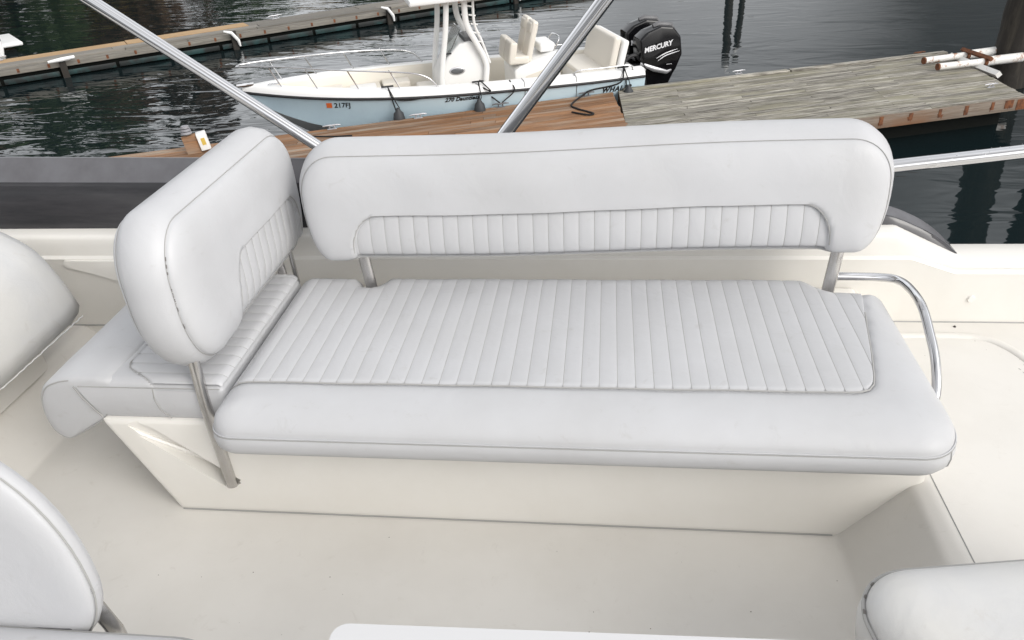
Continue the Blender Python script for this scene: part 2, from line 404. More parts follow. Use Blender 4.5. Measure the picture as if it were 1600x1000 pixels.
# flybridge floor ---------------------------------------------------
def strip_x(name, prof, y0, y1, material, bev=.0, ny=2):
    """profile in x,z swept along y"""
    V = []; Fc = []
    ys = np.linspace(y0, y1, ny)
    for y in ys: V += [(x, y, z) for x, z in prof]
    n = len(prof)
    for j in range(ny - 1):
        for i in range(n - 1): Fc.append((j * n + i, j * n + i + 1, (j + 1) * n + i + 1, (j + 1) * n + i))
    o = mobj(name, V, Fc, material); o.data.set_sharp_from_angle(angle=R(25)); return o
def fillet(P, r, k=5):
    """round the inner corners of a polyline"""
    P = [Vector(p) for p in P]; out = [P[0]]
    for i in range(1, len(P) - 1):
        a, b, c = P[i - 1], P[i], P[i + 1]; rr = min(r, (a - b).length * .45, (c - b).length * .45)
        p, q = b + (a - b).normalized() * rr, b + (c - b).normalized() * rr
        for j in range(k + 1):
            t = j / k; out.append(p * (1 - t) ** 2 + b * 2 * t * (1 - t) + q * t * t)
    out.append(P[-1]); return out
fl = strip_x('deck_floor', [tuple(p) for p in fillet([(-3.6, .15), (-1.95, .15), (-1.79, 0), (.612, 0), (.762, .185), (.80, .2), (3.6, .2)], .013)], -1.6, 2.30, nonskid)
tag(fl, 'cream moulded flybridge floor with raised side decks', 'floor', kind='structure')
# moulded border line of the raised deck
tag(tube('deck_border', [(.812, -1.5, .2005), (.812, 2.27, .2005)], .0013, seam_m, fl, n=6))

tube('deck_moulding', spline([(.90, 2.20, .1965), (1.08, 2.205, .1965), (1.18, 2.19, .1965), (1.235, 2.13, .1965), (1.27, 2.03, .1965), (1.33, 1.80, .1965), (1.42, 1.45, .1965)], 8), .011, nonskid, fl, n=10, flat=1.6)
bm = bmesh.new(); bmesh.ops.create_uvsphere(bm, u_segments=10, v_segments=6, radius=.0045, matrix=Matrix.Translation((1.118, 2.255, .201)))
bobj('drain_plug', bm, mat('dark_fastener', (.05, .045, .04), .6), fl, True)
rk = np.random.RandomState(9)
for k in range(9):
    x, y = 1.245 + rk.uniform(-.03, .03), 2.03 + rk.uniform(-.06, .05); a_ = rk.uniform(-1.4, -.9); l_ = rk.uniform(.006, .022)
    tube('scuff', [(x, y, .2004), (x + math.cos(a_) * l_, y + math.sin(a_) * l_, .2004)], .0007, seam_m, fl, n=4)
sp = []; SF = []
rs_ = np.random.RandomState(3)
for k in range(60):
    x, y, r_ = rs_.uniform(-1.7, .58), rs_.uniform(.8, 1.5), rs_.uniform(.0006, .0018)
    if k % 3 == 0: x, y = rs_.uniform(.86, 1.6), rs_.uniform(1.0, 2.2)
    z_ = .2006 if x > .8 else .0006; i = len(sp)
    sp += [(x + r_ * math.cos(a) * rs_.uniform(.6, 1.5), y + r_ * math.sin(a), z_) for a in np.linspace(0, 2 * math.pi, 7)[:-1]]; SF.append(tuple(range(i, i + 6)))
tag(mobj('grit', sp, SF, mat('grit', (.10, .075, .05), .9), fl, False), kind='stuff')

# bulwark -----------------------------------------------------------
bw = thing('bulwark', 'cream moulded bulwark with stepped coaming behind the white seats', 'bulwark', (0, 2.285, 0))
def zt(x): return .512 - .105 * float(sstep(.905, 1.125, np.array(x)))
def zl(x): return .434 - .050 * float(sstep(.955, 1.11, np.array(x)))
def lin(a, b, x): return float(np.clip((x - a) / (b - a), 0, 1))
def zt(x): return .512 - .105 * lin(.905, 1.115, x)
def zl(x): return .434 - .050 * lin(.95, 1.09, x)
xs = sorted(set(list(np.linspace(-3.6, 3.6, 37)) + list(np.linspace(.88, 1.15, 28))))
V = []; prof_n = 0
for x in xs:
    t, l = zt(x), zl(x)
    pr = [(0, .0), (0, l - .012), (-.002, l - .006), (.004, l - .001), (.010, l + .003), (.010, l + .008), (.012, t - .035), (.014, t - .016), (.018, t - .006), (.027, t),
          (.148, t + .002), (.158, t - .002), (.165, t - .012), (.19, -.25), (.30, -1.6), (.05, -3.6)]
    prof_n = len(pr); V += [(x, y, z) for y, z in pr]
Fc = []
for j in range(len(xs) - 1):
    for i in range(prof_n - 1): Fc.append((j * prof_n + i, j * prof_n + i + 1, (j + 1) * prof_n + i + 1, (j + 1) * prof_n + i))
ob = mobj('wall', V, Fc, gel, bw); ob.data.set_sharp_from_angle(angle=R(40))
tube('sealant_joint', [(.80, -.0015, .2012), (3.5, -.0015, .2012)], .0022, seam_m, bw, n=6)
tube('sealant_joint', [(-3.5, -.0015, .1512), (-1.8, -.0015, .1512)], .003, seam_m, bw, n=6)
bm = bmesh.new(); bmesh.ops.create_cone(bm, cap_ends=True, segments=24, radius1=.0125, radius2=.010, depth=.006, matrix=Matrix.Translation((1.158, -.003, .288)) @ Matrix.Rotation(R(90), 4, 'X'))
bobj('screw_plug', bm, gel, bw, True)
# raised moulding left of the seats, with a slanting lower edge
pm = [(-1.92, .415), (-1.90, .428), (-1.2, .428), (-1.2, .25), (-1.62, .30), (-1.90, .395)]
prism('moulded_panel', [tuple(p.xy) for p in fillet([(x, z, 0) for x, z in [(-1.3, .426), (-1.93, .426), (-1.93, .40), (-1.86, .385), (-1.3, .20)]], .02)], 1, -.012, .004, gel, bw, .004, 2)

# tinted wind deflector along the coaming
wd = thing('wind_deflector', 'dark smoked acrylic wind deflector standing on the bulwark coaming', 'windscreen', (0, 2.33, .51))
xs = list(np.linspace(-3.6, .55, 26)) + list(np.linspace(.6, 1.118, 34))
V = []; Fc = []
for x in xs:
    z0 = zt(x) - .51
    top = float(np.interp(x, [-2.3, .25, .45, .62, .75, .82, .88, .94, 1.0, 1.05, 1.09, 1.11, 1.118], [.248, .20, .19, .16, .086, .058, .041, .020, -.008, -.040, -.074, -.094, -.101]))
    hgt = max(top - z0, .003)
    pr = [(0.03, z0 - .004), (.035, z0 + hgt * .35), (.042, z0 + hgt * .66), (.05, z0 + hgt * .71), (.105, z0 + hgt * .965), (.109, z0 + hgt), (.115, z0 + hgt), (.111, z0 + hgt * .95), (.058, z0 + hgt * .70), (.048, z0 + hgt * .6), (.042, z0 + hgt * .3), (.037, z0 - .004)]
    V += [(x, y, z) for y, z in pr]; n = len(pr)
for j in range(len(xs) - 1):
    for i in range(n): Fc.append((j * n + i, j * n + (i + 1) % n, (j + 1) * n + (i + 1) % n, (j + 1) * n + i))
pn = mobj('panel', V, Fc, acrylic, wd); pn.data.materials.append(acrylic_edge)
for k, f in enumerate(pn.data.polygons):
    if k % n in (3, 4, 5, 6): f.material_index = 1
pn.data.set_sharp_from_angle(angle=R(40))

# ================================================================== SEAT BASE
sb = thing('settee_plinth', 'cream moulded base box under the long white seat', 'seat base', (-.3, 1.9, 0))
base = None
bm = bmesh.new()
def tp(co):
    if co.x < -1: co.x += .14 * (1 - co.z / .33)
    return co
box_bm(bm, (-1.375, 1.525, -.03), (.795, 2.287, .331), .022, 4, None, tp)
base = bobj('body', bm, gel, None, True)
bm = bmesh.new()
cut = [(-1.262, 1.45, .330), (-1.008, 1.45, .112), (-1.06, 1.45, .090), (-1.305, 1.45, .302)]
bk = [(-1.262, 1.527, .334), (-1.006, 1.62, .116), (-1.06, 1.60, .088), (-1.305, 1.5255, .302)]
va = [bm.verts.new(p) for p in cut]; vb = [bm.verts.new(p) for p in bk]
bm.faces.new(va); bm.faces.new(vb[::-1])
for i in range(4): bm.faces.new((va[i], vb[i], vb[(i + 1) % 4], va[(i + 1) % 4]))
bmesh.ops.bevel(bm, geom=[e for e in bm.edges if abs(e.verts[0].co.y - e.verts[1].co.y) > .05], offset=.010, segments=3, affect='EDGES')
cutter = bobj('cutter', bm, gel)
md = base.modifiers.new('slot', 'BOOLEAN'); md.object = cutter; md.operation = 'DIFFERENCE'; md.solver = 'EXACT'
bpy.context.view_layer.update()
nm = bpy.data.meshes.new_from_object(base.evaluated_get(bpy.context.evaluated_depsgraph_get()))
base.modifiers.clear(); base.data = nm; bpy.data.objects.remove(cutter)
nm.polygons.foreach_set('use_smooth', [True] * len(nm.polygons)); nm.set_sharp_from_angle(angle=R(30))
base.parent = sb; base.matrix_parent_inverse = Matrix.Translation(sb.location).inverted()
tube('sealant_joint', [(-1.22 + .3, 1.5225 - 1.9, .003), (.60 + .3, 1.5225 - 1.9, .003)], .0018, seam_m, sb, n=6)

# ================================================================== LONG SEAT CUSHION
PL = .0448
sc_ = thing('seat_cushion', 'long white vinyl seat cushion with channel stitching on the cream base', 'cushion')
U0, U1 = -.985, .805
us = ease_samples(U0, U1, .011, .085, .11, 10)
ts = ease_samples(0, 1, .016, .10, .06, 9)
def sv_lo(u): return corner(u, U0, U1, 1.395, -1, (.07, .06), (.105, .12))
def sv_hi(u):
    v = corner(u, U0, U1, 2.145, 1, (.06, .05), (.05, .04))
    v = v - .055 * np.exp(-((u + .742) / .034) ** 4)
    return v - .062 * sstep(.575, .665, u)
def sR(U, V):
    dl, dr, df, db = U - U0 + .004, U1 - U + .004, V - 1.395 + .004, 2.145 - V + .004
    w = [1 / dl ** 2, 1 / dr ** 2, 1 / df ** 2, 1 / db ** 2]; r = [.060, .115, .135, .055]
    return sum(a * b for a, b in zip(w, r)) / sum(w)
seat = Cushion(us, ts, sv_lo, sv_hi, sR, .390, .452, lambda u, v, w: (u, v, w), 2.0)
pf = np.array([(-1.0, 1.545), (.575, 1.550), (.602, 1.553), (.625, 1.563), (.641, 1.585), (.650, 1.615), (.668, 1.70), (.690, 1.82), (.718, 1.96), (.748, 2.10), (.80, 2.35)])
def sp_lo(u): return np.interp(u, pf[:, 0], pf[:, 1])
def sp_hi(u): return sv_hi(u) - .002
def sdep(U, V):
    d = poly_dist(U, V, pf, False) * np.where(V > sp_lo(U), 1, -1)
    return .013 * sstep(-.001, .007, d) + .004 * np.exp(-(d / .01) ** 2)
seat.sheet('bolster', vinyl, sc_, [(.386, .004), (.368, .007), (.346, .004), (.331, -.006), (.325, -.02)], sdep)
edges = [U0 + .003] + [-.955 + PL * i for i in range(38)]
edges = [e for e in edges if e < .748]
pl_edges = edges + [.752]
pleats(seat, pl_edges, sp_lo, sp_hi, vinyl, sc_, nv=34)
groove_lines(seat, edges[1:], sp_lo, sp_hi, sc_)
tube('piping', seat.rim_line(.3905, .0022), .0020, vinyl, sc_, n=6, closed=True)
tube('seam', seat.rim_line(.3870, .0040), .0012, seam_m, sc_, n=5, closed=True)
pv = np.array([p for p in pf if p[0] < .745]); pv = np.concatenate([np.stack([np.linspace(a[0], b[0], k_, endpoint=False), np.linspace(a[1], b[1], k_, endpoint=False)], 1) for a, b, k_ in zip(pv[:-1], pv[1:], [60] + [4] * 20)]); pv = pv[pv[:, 0] > -.978]
tube('seam', [(a, b, w - .0010) for (a, b), w in zip(pv, seat.surf(pv[:, 0][None], pv[:, 1][None])[0])], .0022, seam_m, sc_, n=6)
cq_ = float(sv_lo(np.array(.772)))
tube('seam', [(.774, cq_ - .003, .388), (.777, cq_ - .0055, .368), (.775, cq_ - .003, .346), (.769, cq_ + .006, .332)], .0020, seam_m, sc_, n=6)

# ================================================================== CORNER SEAT CUSHION (waterfall edge)
cc = thing('seat_cushion', 'short white corner cushion with drooping left bolster, beneath the side backrest', 'cushion')
V0, V1 = 1.532, 2.15
us = ease_samples(V0, V1, .010, .03, .05, 7); ts = ease_samples(0, 1, .02, .05, .05, 6)
def cv_lo(u): return corner(u, V0, V1, -1.412, -1, (.006, .006), (.05, .05))
def cv_hi(u): return corner(u, V0, V1, -.992, 1, (.015, .015), (.04, .04))
cs = Cushion(us, ts, cv_lo, cv_hi, .028, .432, .452, lambda u, v, w: (v + max(0., .435 - w) * .5 * float(sstep(0., 1., np.array((-1.30 - v) / .11))), u, w), 2.0, .001)
def cp_lo(u): return np.interp(u, [1.532, 1.545, 1.60, 1.63, 2.2], [-1.187, -1.20, -1.285, -1.297, -1.30])
def cp_hi(u): return cv_hi(u) - .002
def cdep(U, V):
    d = V - cp_lo(U); return .012 * sstep(0, .008, d)
cs.sheet('bolster', vinyl, cc, [(.425, .002), (.39, .005), (.35, .003), (.333, -.004), (.331, -.02)], cdep)
ce = [V0 + .002 + .004] + [1.575 + PL * i for i in range(13)] + [V1 - .003]
pleats(cs, ce, cp_lo, cp_hi, vinyl, cc, nv=22)
groove_lines(cs, ce[1:-1], cp_lo, cp_hi, cc)
tube('seam', [(v, u, cs.surf(np.array([[u]]), np.array([[v]]))[0, 0] - .003) for u, v in [(a, float(cp_lo(np.array(a)))) for a in np.linspace(1.536, 2.12, 40)]], .0022, seam_m, cc, n=6)
tube('seam', [(x, 1.5312, .4335) for x in np.linspace(-1.40, -1.0, 12)], .0014, seam_m, cc, n=5)
tube('seam', [(-1.187, 1.5312, .433), (-1.188, 1.526, .40), (-1.182, 1.5265, .365), (-1.16, 1.53, .335)], .0016, seam_m, cc, n=5)
prof = fillet([(-1.303, 0, .449), (-1.335, 0, .459), (-1.44, 0, .459), (-1.505, 0, .435), (-1.538, 0, .385), (-1.547, 0, .32), (-1.536, 0, .262), (-1.502, 0, .236), (-1.43, 0, .275), (-1.36, 0, .318), (-1.335, 0, .345)], .03, 5)
rings = [(1.5315, .045), (1.5320, .026), (1.5335, .014), (1.5370, .005), (1.547, -.001), (1.65, -.003), (1.8, -.002), (1.95, -.003), (2.12, 0), (2.15, .02)]
cx, cz = -1.435, .355; V = []; n = len(prof)
for y, ins in rings:
    for p in prof:
        d = Vector((cx - p.x, 0, cz - p.z)); dl = d.length; V.append((p.x + d.x / dl * ins, y, p.z + d.z / dl * ins))
Fc = [(j * n + i, (j + 1) * n + i, (j + 1) * n + (i + 1) % n, j * n + (i + 1) % n) for j in range(len(rings) - 1) for i in range(n)]
Fc += [tuple(range(n)), tuple(reversed(range((len(rings) - 1) * n, len(rings) * n)))]
mobj('side_bolster', V, Fc, vinyl, cc)
def on_end(p, k): return (p.x + (cx - p.x) * k, 1.5345, p.z + (cz - p.z) * k)
tube('seam', [on_end(p, .085) for p in prof[8:]], .0019, seam_m, cc, n=5)
tube('seam', [(-1.412, 1.5300, .434), (-1.398, 1.5275, .40), (-1.377, 1.5285, .36), (-1.362, 1.531, .333)], .0019, seam_m, cc, n=5)

# ================================================================== BACKRESTS
def backrest(t, xf, u0, u1, vb, vt, cl, ch, panel, edges, thick, nlobe=None, step=.011, plump=.034, bulge=1.5):
    us = ease_samples(u0, u1, step, ch[0][0], ch[1][0], 12); ts = ease_samples(0, 1, .025, .12, .14, 9)
    lo = lambda u: corner(u, u0, u1, vb, -1, cl[0], cl[1]) + (nlobe(u) if nlobe else 0)
    hi = lambda u: corner(u, u0, u1, vt, 1, ch[0], ch[1])
    cu = Cushion(us, ts, lo, hi, .10, 0., plump, xf, 2.1, .0022)
    p0, p1, pt, ru, rv = panel
    def p_hi(u):
        return corner(np.asarray(u, float), p0, p1, pt, 1, (ru, rv), (ru, rv))
    def p_lo(u): return lo(u) + .002
    arch = np.array([(u, float(p_hi(u))) for u in ease_samples(p0, p1, .03, ru, ru, 14)])
    arch = np.vstack([[p0, vb - .1], arch, [p1, vb - .1]])
    def dep(U, V):
        inside = (U > p0) & (U < p1) & (V < p_hi(U)); d = poly_dist(U, V, arch, False) * np.where(inside, 1, -1)
        return .022 * sstep(-.002, .010, d)
    bands = [(w_, o_ * bulge) for w_, o_ in [(-.010, .006), (-.028, .0115), (-thick * .5, .015), (-thick + .028, .0115), (-thick + .010, .006), (-thick, 0)]]
    b = cu.sheet('bolster', vinyl, t, bands, dep)
    # back panel closes the shell
    bk = Cushion(us, ts, lo, hi, .10, -thick, -thick - .03, xf, 2.0)
    mobj('back_panel', bk.pts(bk.U, bk.V, bk.surf(bk.U, bk.V)), grid_faces(len(us), len(ts)), vinyl, t)
    cu2 = Cushion(us, ts, lo, hi, .10, -.008, plump - .012, xf, 2.1, 0)
    ed = [p0] + [e for e in edges if p0 + .012 < e < p1 - .012] + [p1]
    pleats(cu2, ed, p_lo, lambda u: np.maximum(p_hi(u) - .001, p_lo(u) + .012), vinyl, t, puff=.0018, lift=.001, front_dip=True, back_dip=True, nv=18)
    groove_lines(cu2, ed[1:-1], p_lo, p_hi, t, -.0007, .0009, 14)
    a2 = [p for p in arch[1:-1]]
    W = cu.surf(arch[1:-1, 0][None], arch[1:-1, 1][None])[0]
    tube('seam', [xf(a, b_, w - .0035) for (a, b_), w in zip(a2, W)], .0020, seam_m, t, n=6)
    tube('seam', cu.rim_line(-.0005, .0024), .0011, seam_m, t, n=5, closed=True)
    tube('seam', cu.rim_line(-thick, .0008), .0011, seam_m, t, n=5, closed=True)
    return cu
mb = thing('backrest', 'long white vinyl backrest with pleated lower panel above the long seat', 'backrest', (0, 0, 0))
xf_main = lambda u, v, w: (u, 2.068 + .20 * (v - .54) - w * .98, v + .021 * u - w * .15 + .004 * math.sin(u * 5))
backrest(mb, xf_main, -.915, .772, .551, .858, ((.075, .20), (.075, .17)), ((.105, .105), (.115, .115)), (-.765, .625, .702, .085, .12),
         [-.752 + PL * i for i in range(32)], .12, lambda u: .010 * (sstep(-.80, -.75, u) - sstep(.60, .65, u)))
def flat_post(name, P, w, d, parent, material=steel_dull):
    return tube(name, P, w, material, parent, n=14, flat=d)
flat_post('post', [(-.765, 2.125, .60), (-.755, 2.108, .52), (-.741, 2.098, .40)], .019, .55, mb)
flat_post('post', [(.676, 2.125, .62), (.667, 2.108, .54), (.655, 2.098, .40)], .019, .55, mb)
arm = spline([(.652, 2.112, .462), (.74, 2.115, .459), (.80, 2.113, .458), (.840, 2.095, .461), (.857, 2.04, .466), (.861, 1.94, .464), (.861, 1.854, .43), (.858, 1.77, .385), (.845, 1.70, .32), (.80, 1.66, .25)], 8)
tube('swing_arm', arm, .0125, steel, mb, n=16)

sbk = thing('backrest', 'short white vinyl side backrest on a steel post over the corner seat', 'backrest', (0, 0, 0))
xf_side = lambda u, v, w: (-1.024 + w - .05 * (v - .7), u + .10 * (v - .7), v)
cu_s = backrest(sbk, xf_side, 1.505, 2.300, .508, .883, ((.13, .19), (.09, .17)), ((.10, .13), (.12, .12)), (1.755, 2.245, .702, .075, .14),
         [1.765 + PL * i for i in range(14)], .125, lambda u: .012 * (sstep(1.72, 1.77, u) - sstep(2.23, 2.28, u)), plump=.036, bulge=2.0)
ck_ = [p for p, (a, b) in zip(cu_s.rim_line(.0012, .0030), cu_s.out) if a < 1.54 and .62 < b < .83]
for k in range(0, len(ck_) - 1):
    if random.random() < .35: tube('seam_crack', [ck_[k], tuple(Vector(ck_[k]).lerp(Vector(ck_[k + 1]), random.uniform(.3, .8)))], .0011, seam_dark, sbk, n=5)
flat_post('post', [(-1.052, 1.545, .57), (-1.050, 1.535, .49), (-1.046, 1.522, .40), (-1.044, 1.519, .3), (-1.042, 1.520, .105)], .0160, .8, sbk)
flat_post('post', [(-1.05, 2.13, .56), (-1.05, 2.14, .40)], .015, .5, sbk)
tube('post', [(-1.02, 2.16, .56), (-1.02, 2.17, .40)], .008, steel_dull, sbk)

# ================================================================== NEAR FURNITURE AT THE FRAME EDGES
# helm bench at the left edge
hb = thing('helm_bench', 'thick white cushion of the helm bench at the left edge', 'bench', (-2.2, 1.5, .15))
prof = fillet([(-1.755, 0, .335), (-1.775, 0, .43), (-1.83, 0, .57), (-1.96, 0, .665), (-2.25, 0, .70), (-2.5, 0, .62), (-2.5, 0, .34), (-2.1, 0, .32)], .06, 5)
rings = [(2.13, .12), (2.125, .07), (2.10, .03), (2.06, .01), (2.0, 0), (1.6, -.004), (1.2, 0), (.9, 0), (.86, .05)]
V = []; n = len(prof); cx, cz = -2.1, .48
for y, ins in rings:
    for p in prof:
        d = Vector((cx - p.x, 0, cz - p.z)); dl = d.length; V.append((p.x + d.x / dl * ins + 2.2, y - 1.5, p.z + d.z / dl * ins - .15))
Fc = [(j * n + i, (j + 1) * n + i, (j + 1) * n + (i + 1) % n, j * n + (i + 1) % n) for j in range(len(rings) - 1) for i in range(n)] + [tuple(range(n)), tuple(reversed(range((len(rings) - 1) * n, len(rings) * n)))]
mobj('cushion', V, Fc, vinyl_old, hb)
pts = [(-1.752 + 2.2 + random.uniform(-.0015, .0015), y - 1.5, 330e-3 - .15 + random.uniform(-.002, .0015)) for y in np.linspace(.9, 2.06, 120)]
tube('frayed_edge', pts, .0022, vinyl_old, hb, n=5)
box('pedestal', (-.25, -.55, .0), (.30, .50, .18), gel, hb, .02)
bm = bmesh.new(); bmesh.ops.create_cone(bm, cap_ends=True, segments=20, radius1=.016, radius2=.014, depth=.008, matrix=Matrix.Translation((-1.868 + 2.2, 1.70 - 1.5, .604 - .15)) @ Matrix.Rotation(R(50), 4, 'Y'))
bobj('snap_stud', bm, silver, hb, True)

# chair at the lower left
ch = thing('helm_chair', 'white vinyl chair backrest on a flat steel post at the lower left corner', 'chair')
us = ease_samples(-1.62, -.885, .02, .1, .24, 14); ts = ease_samples(0, 1, .03, .1, .2, 9)
cl_ = Cushion(us, ts, lambda u: corner(u, -1.62, -.885, .395, -1, (.1, .1), (.11, .14)), lambda u: corner(u, -1.62, -.885, .855, 1, (.1, .1), (.29, .33)), .05, 0., .016,
              lambda u, v, w: (u - .045, .852 + .10 * (v - .5) - w, v - .050), 2.2)
cl_.sheet('backrest', vinyl, ch, [(-.006, .004), (-.015, .005), (-.024, .003), (-.028, 0)])
ck = Cushion(cl_.us, cl_.ts, cl_.vlo, cl_.vhi, .05, -.028, -.04, cl_.xf, 2.2)
mobj('back_panel', ck.pts(ck.U, ck.V, ck.surf(ck.U, ck.V)), grid_faces(len(ck.us), len(ck.ts)), vinyl, ch)
tube('piping', cl_.rim_line(-.001, .003), .0018, seam_m, ch, n=6, closed=True)
flat_post('post', [(-.965, .875, .44), (-.935, .868, .36), (-.925, .86, .24)], .021, .45, ch)
box('bracket', (-1.3, .83, .30), (-.985, .86, .40), grey_plastic, ch, .006)
us = ease_samples(-1.5, -.68, .02, .1, .1, 10); ts = ease_samples(0, 1, .04, .1, .1, 8)
cq = Cushion(us, ts, lambda u: corner(u, -1.5, -.68, .30, -1, (.1, .1), (.1, .1)), lambda u: corner(u, -1.5, -.68, .826, 1, (.1, .1), (.1, .07)), .06, .395, .42, lambda u, v, w: (u, v, w), 2.2)
cq.sheet('seat', vinyl, ch, [(.385, .004), (.35, .004), (.33, -.02)])
tube('piping', cq.rim_line(.395, .003), .003, seam_m, ch, n=6, closed=True)
box('pedestal', (-1.25, .42, -.01), (-1.0, .70, .34), gel, ch, .02)
# table
tb = thing('table', 'white tabletop with rounded corner at the bottom edge', 'table', (0, .460, 0), R(1.4))
def rrect(x0, y0, x1, y1, r, k=6):
    return [(cx_ + r * math.cos(a_), cy_ + r * math.sin(a_)) for cx_, cy_, s0 in ((x1 - r, y1 - r, 0), (x0 + r, y1 - r, 90), (x0 + r, y0 + r, 180), (x1 - r, y0 + r, 270)) for a_ in [R(s0 + 90 * i / k) for i in range(k + 1)]]
prism('tabletop', rrect(-.42, -.40, .62, .316, .025), 2, .528, .553, mat('table_gelcoat', (.60, .60, .605), .3), tb)
tube('pedestal', [(.1, 0, -.01), (.1, 0, .53)], .035, steel, tb, n=18)
# seat at the lower right
rs = thing('seat_cushion', 'worn white seat cushion with frayed corner seam at the lower right corner', 'cushion', (.452, .966, 0), R(9))
us = ease_samples(0, .75, .02, .12, .12, 14); ts = ease_samples(0, 1, .03, .12, .12, 9)
def r_lo(u): return corner(u, 0, .75, -.62, -1, (.07, .07), (.07, .07))
def r_hi(u): return corner(u, 0, .75, .060, 1, (.12, .11), (.12, .10))
cr_ = Cushion(us, ts, r_lo, r_hi, .08, .418, .455, lambda u, v, w: (u, v, w), 2.0, .002)
cr_.sheet('cushion', vinyl_old, rs, [(.412, .006), (.385, .010), (.35, .006), (.335, -.01), (.33, -.03)])
tube('piping', cr_.rim_line(.4185, .004), .0034, seam_m, rs, n=6, closed=True)
for q in range(3):
    a = R(128 + q * 17); c_ = (.12 + math.cos(a) * .124, -.05 + math.sin(a) * .114); tg = Vector((-math.sin(a), math.cos(a), 0)) * random.uniform(.006, .014)
    tube('frayed_thread', [(c_[0], c_[1], .4205), (c_[0] + tg.x * .5, c_[1] + tg.y * .5, .423), (c_[0] + tg.x, c_[1] + tg.y, .4205)], .0022, seam_dark, rs, n=5)
box('base', (.06, -.55, .0), (.70, -.06, .33), gel, rs, .02)

# unseen other side of the flybridge, added behind the viewer to shade the floor
ow = thing('bulwark', 'cream bulwark on the opposite side of the flybridge, unseen, added to shade the floor', 'bulwark', (0, -1.6, 0))
box('wall', (-3.6, -.12, -.02), (3.6, 0, .62), gel, ow, .02)
os_ = thing('bench_seat', 'white bench on the opposite side of the flybridge, unseen, added to shade the floor', 'bench', (0, -1.3, 0))  # bench added out of view as an occluder for the floor well
box('base', (-1.3, -.28, .003), (.55, .12, .33), gel, os_, .02); box('cushion', (-1.32, -.28, .332), (.57, .16, .45), vinyl, os_, .04, 3)
box('backrest', (-1.3, -.29, .46), (.55, -.16, .95), vinyl, os_, .05, 3)

# ================================================================== STAINLESS TUBES
def steel_tube(label, P, r, name='bimini_tube', rings=()):
    t = thing(name, label, 'rail', P[0])
    tube('tube', [Vector(p) - Vector(P[0]) for p in P], r, steel, t, n=20)
    return t
t = steel_tube('polished steel bimini tube slanting up to the left behind the side backrest', [(-.55, 2.405, .505), (-.946, 2.40, .785), (-1.593, 2.40, 1.267), (-2.6, 2.40, 2.02)], .019)
tube('mount', [(0, 0, 0), (-.03, 0, .022)], .024, steel, t, n=20)
t = steel_tube('polished steel bimini tube leaning up to the right in front of the moored boat', [(-.56, 2.42, .505), (-.323, 2.41, .821), (-.012, 2.40, 1.208), (.62, 2.38, 2.0)], .0225)
tube('mount', [(0, 0, 0), (.018, 0, .024)], .026, steel, t, n=20)
gl = spline([(.35, 2.41, .50), (.44, 2.415, .58), (.62, 2.415, .648), (.86, 2.415, .684), (1.246, 2.415, .728), (2.2, 2.42, .84), (3.2, 2.42, .95)], 8)
gr_ = thing('guard_rail', 'wet steel guard rail running right from the long backrest', 'rail', gl[0])
tube('tube', [p - gl[0] for p in gl], .0215, steel, gr_, n=20)
drops = []; DF = []
for k in range(70):
    q = random.random() ** .7; p = Vector((.9 + q * .6, 2.415, .6885 + q * .6 * .115)) - gl[0]
    a = random.uniform(-1.2, 1.0); o_ = Vector((0, math.sin(a), math.cos(a))) * .0213; r_ = random.uniform(.0008, .0024)
    bm = bmesh.new(); bmesh.ops.create_icosphere(bm, subdivisions=1, radius=r_)
    b0 = len(drops); drops += [v.co + p + o_ for v in bm.verts]; DF += [[v.index + b0 for v in f.verts] for f in bm.faces]; bm.free()
tag(mobj('water_drops', drops, DF, mat('droplet', (.8, .82, .84), .02, trans=.7), gr_), kind='stuff')
for x in (1.9, 3.0):
    zz = .728 + (x - 1.246) * .117; tube('stanchion', [Vector((x, 2.415, .40)) - gl[0], Vector((x, 2.415, zz)) - gl[0]], .0125, steel, gr_, n=14)

# ================================================================== DOCKS
A21 = R(20.8)
def dock(name, label, loc, rz, length, width, rows, joints, wmat, fascia, th=.04, skew=0., near_h=.24):
    d = thing(name, label, 'dock', loc, rz)
    w = width / rows; g = .008
    for r_ in range(rows):
        js = [0] + sorted(joints(r_)) + [length]
        for a, b in zip(js[:-1], js[1:]):
            y0 = -(r_ + 1) * w + g / 2; y1 = -r_ * w - g / 2; dz = random.uniform(-.004, .004)
            s0 = skew * (-y0 / width); s1 = skew * (-y1 / width)
            e = random.uniform(-.015, .015) if b == length else 0
            Vb = [(a + .004 + s0, y0, -th + dz), (b - .004 + e + s0, y0, -th + dz), (b - .004 + e + s1, y1, -th + dz), (a + .004 + s1, y1, -th + dz)]
            Vb += [(x, y, dz + (0 if k else 0)) for k, (x, y, z) in enumerate(Vb)]
            mobj('plank', Vb, [(3, 2, 1, 0), (4, 5, 6, 7), (0, 1, 5, 4), (1, 2, 6, 5), (2, 3, 7, 6), (3, 0, 4, 7)], wmat, d, False)
    box('fascia', (.01 + skew, -width - .045, -near_h), (length + skew, -width - .003, -.012), fascia, d, .004)
    box('fascia', (.01, .003, -near_h), (length, .045, -.012), fascia, d, .004)
    sk_ = lambda c: c + Vector((skew * (-c.y / width), 0, 0))
    box('end_beam', (length - .05, -width, -near_h), (length - .006, 0, -.045), fascia, d, .004, taper=sk_)
    box('end_beam', (.02, -width, -near_h), (.06, 0, -.045), fascia, d, .004, taper=sk_)
    box('float', (.05, -width + .30, -.9), (length - .25, -.12, -.05), float_m, d, .02, taper=sk_)
    return d
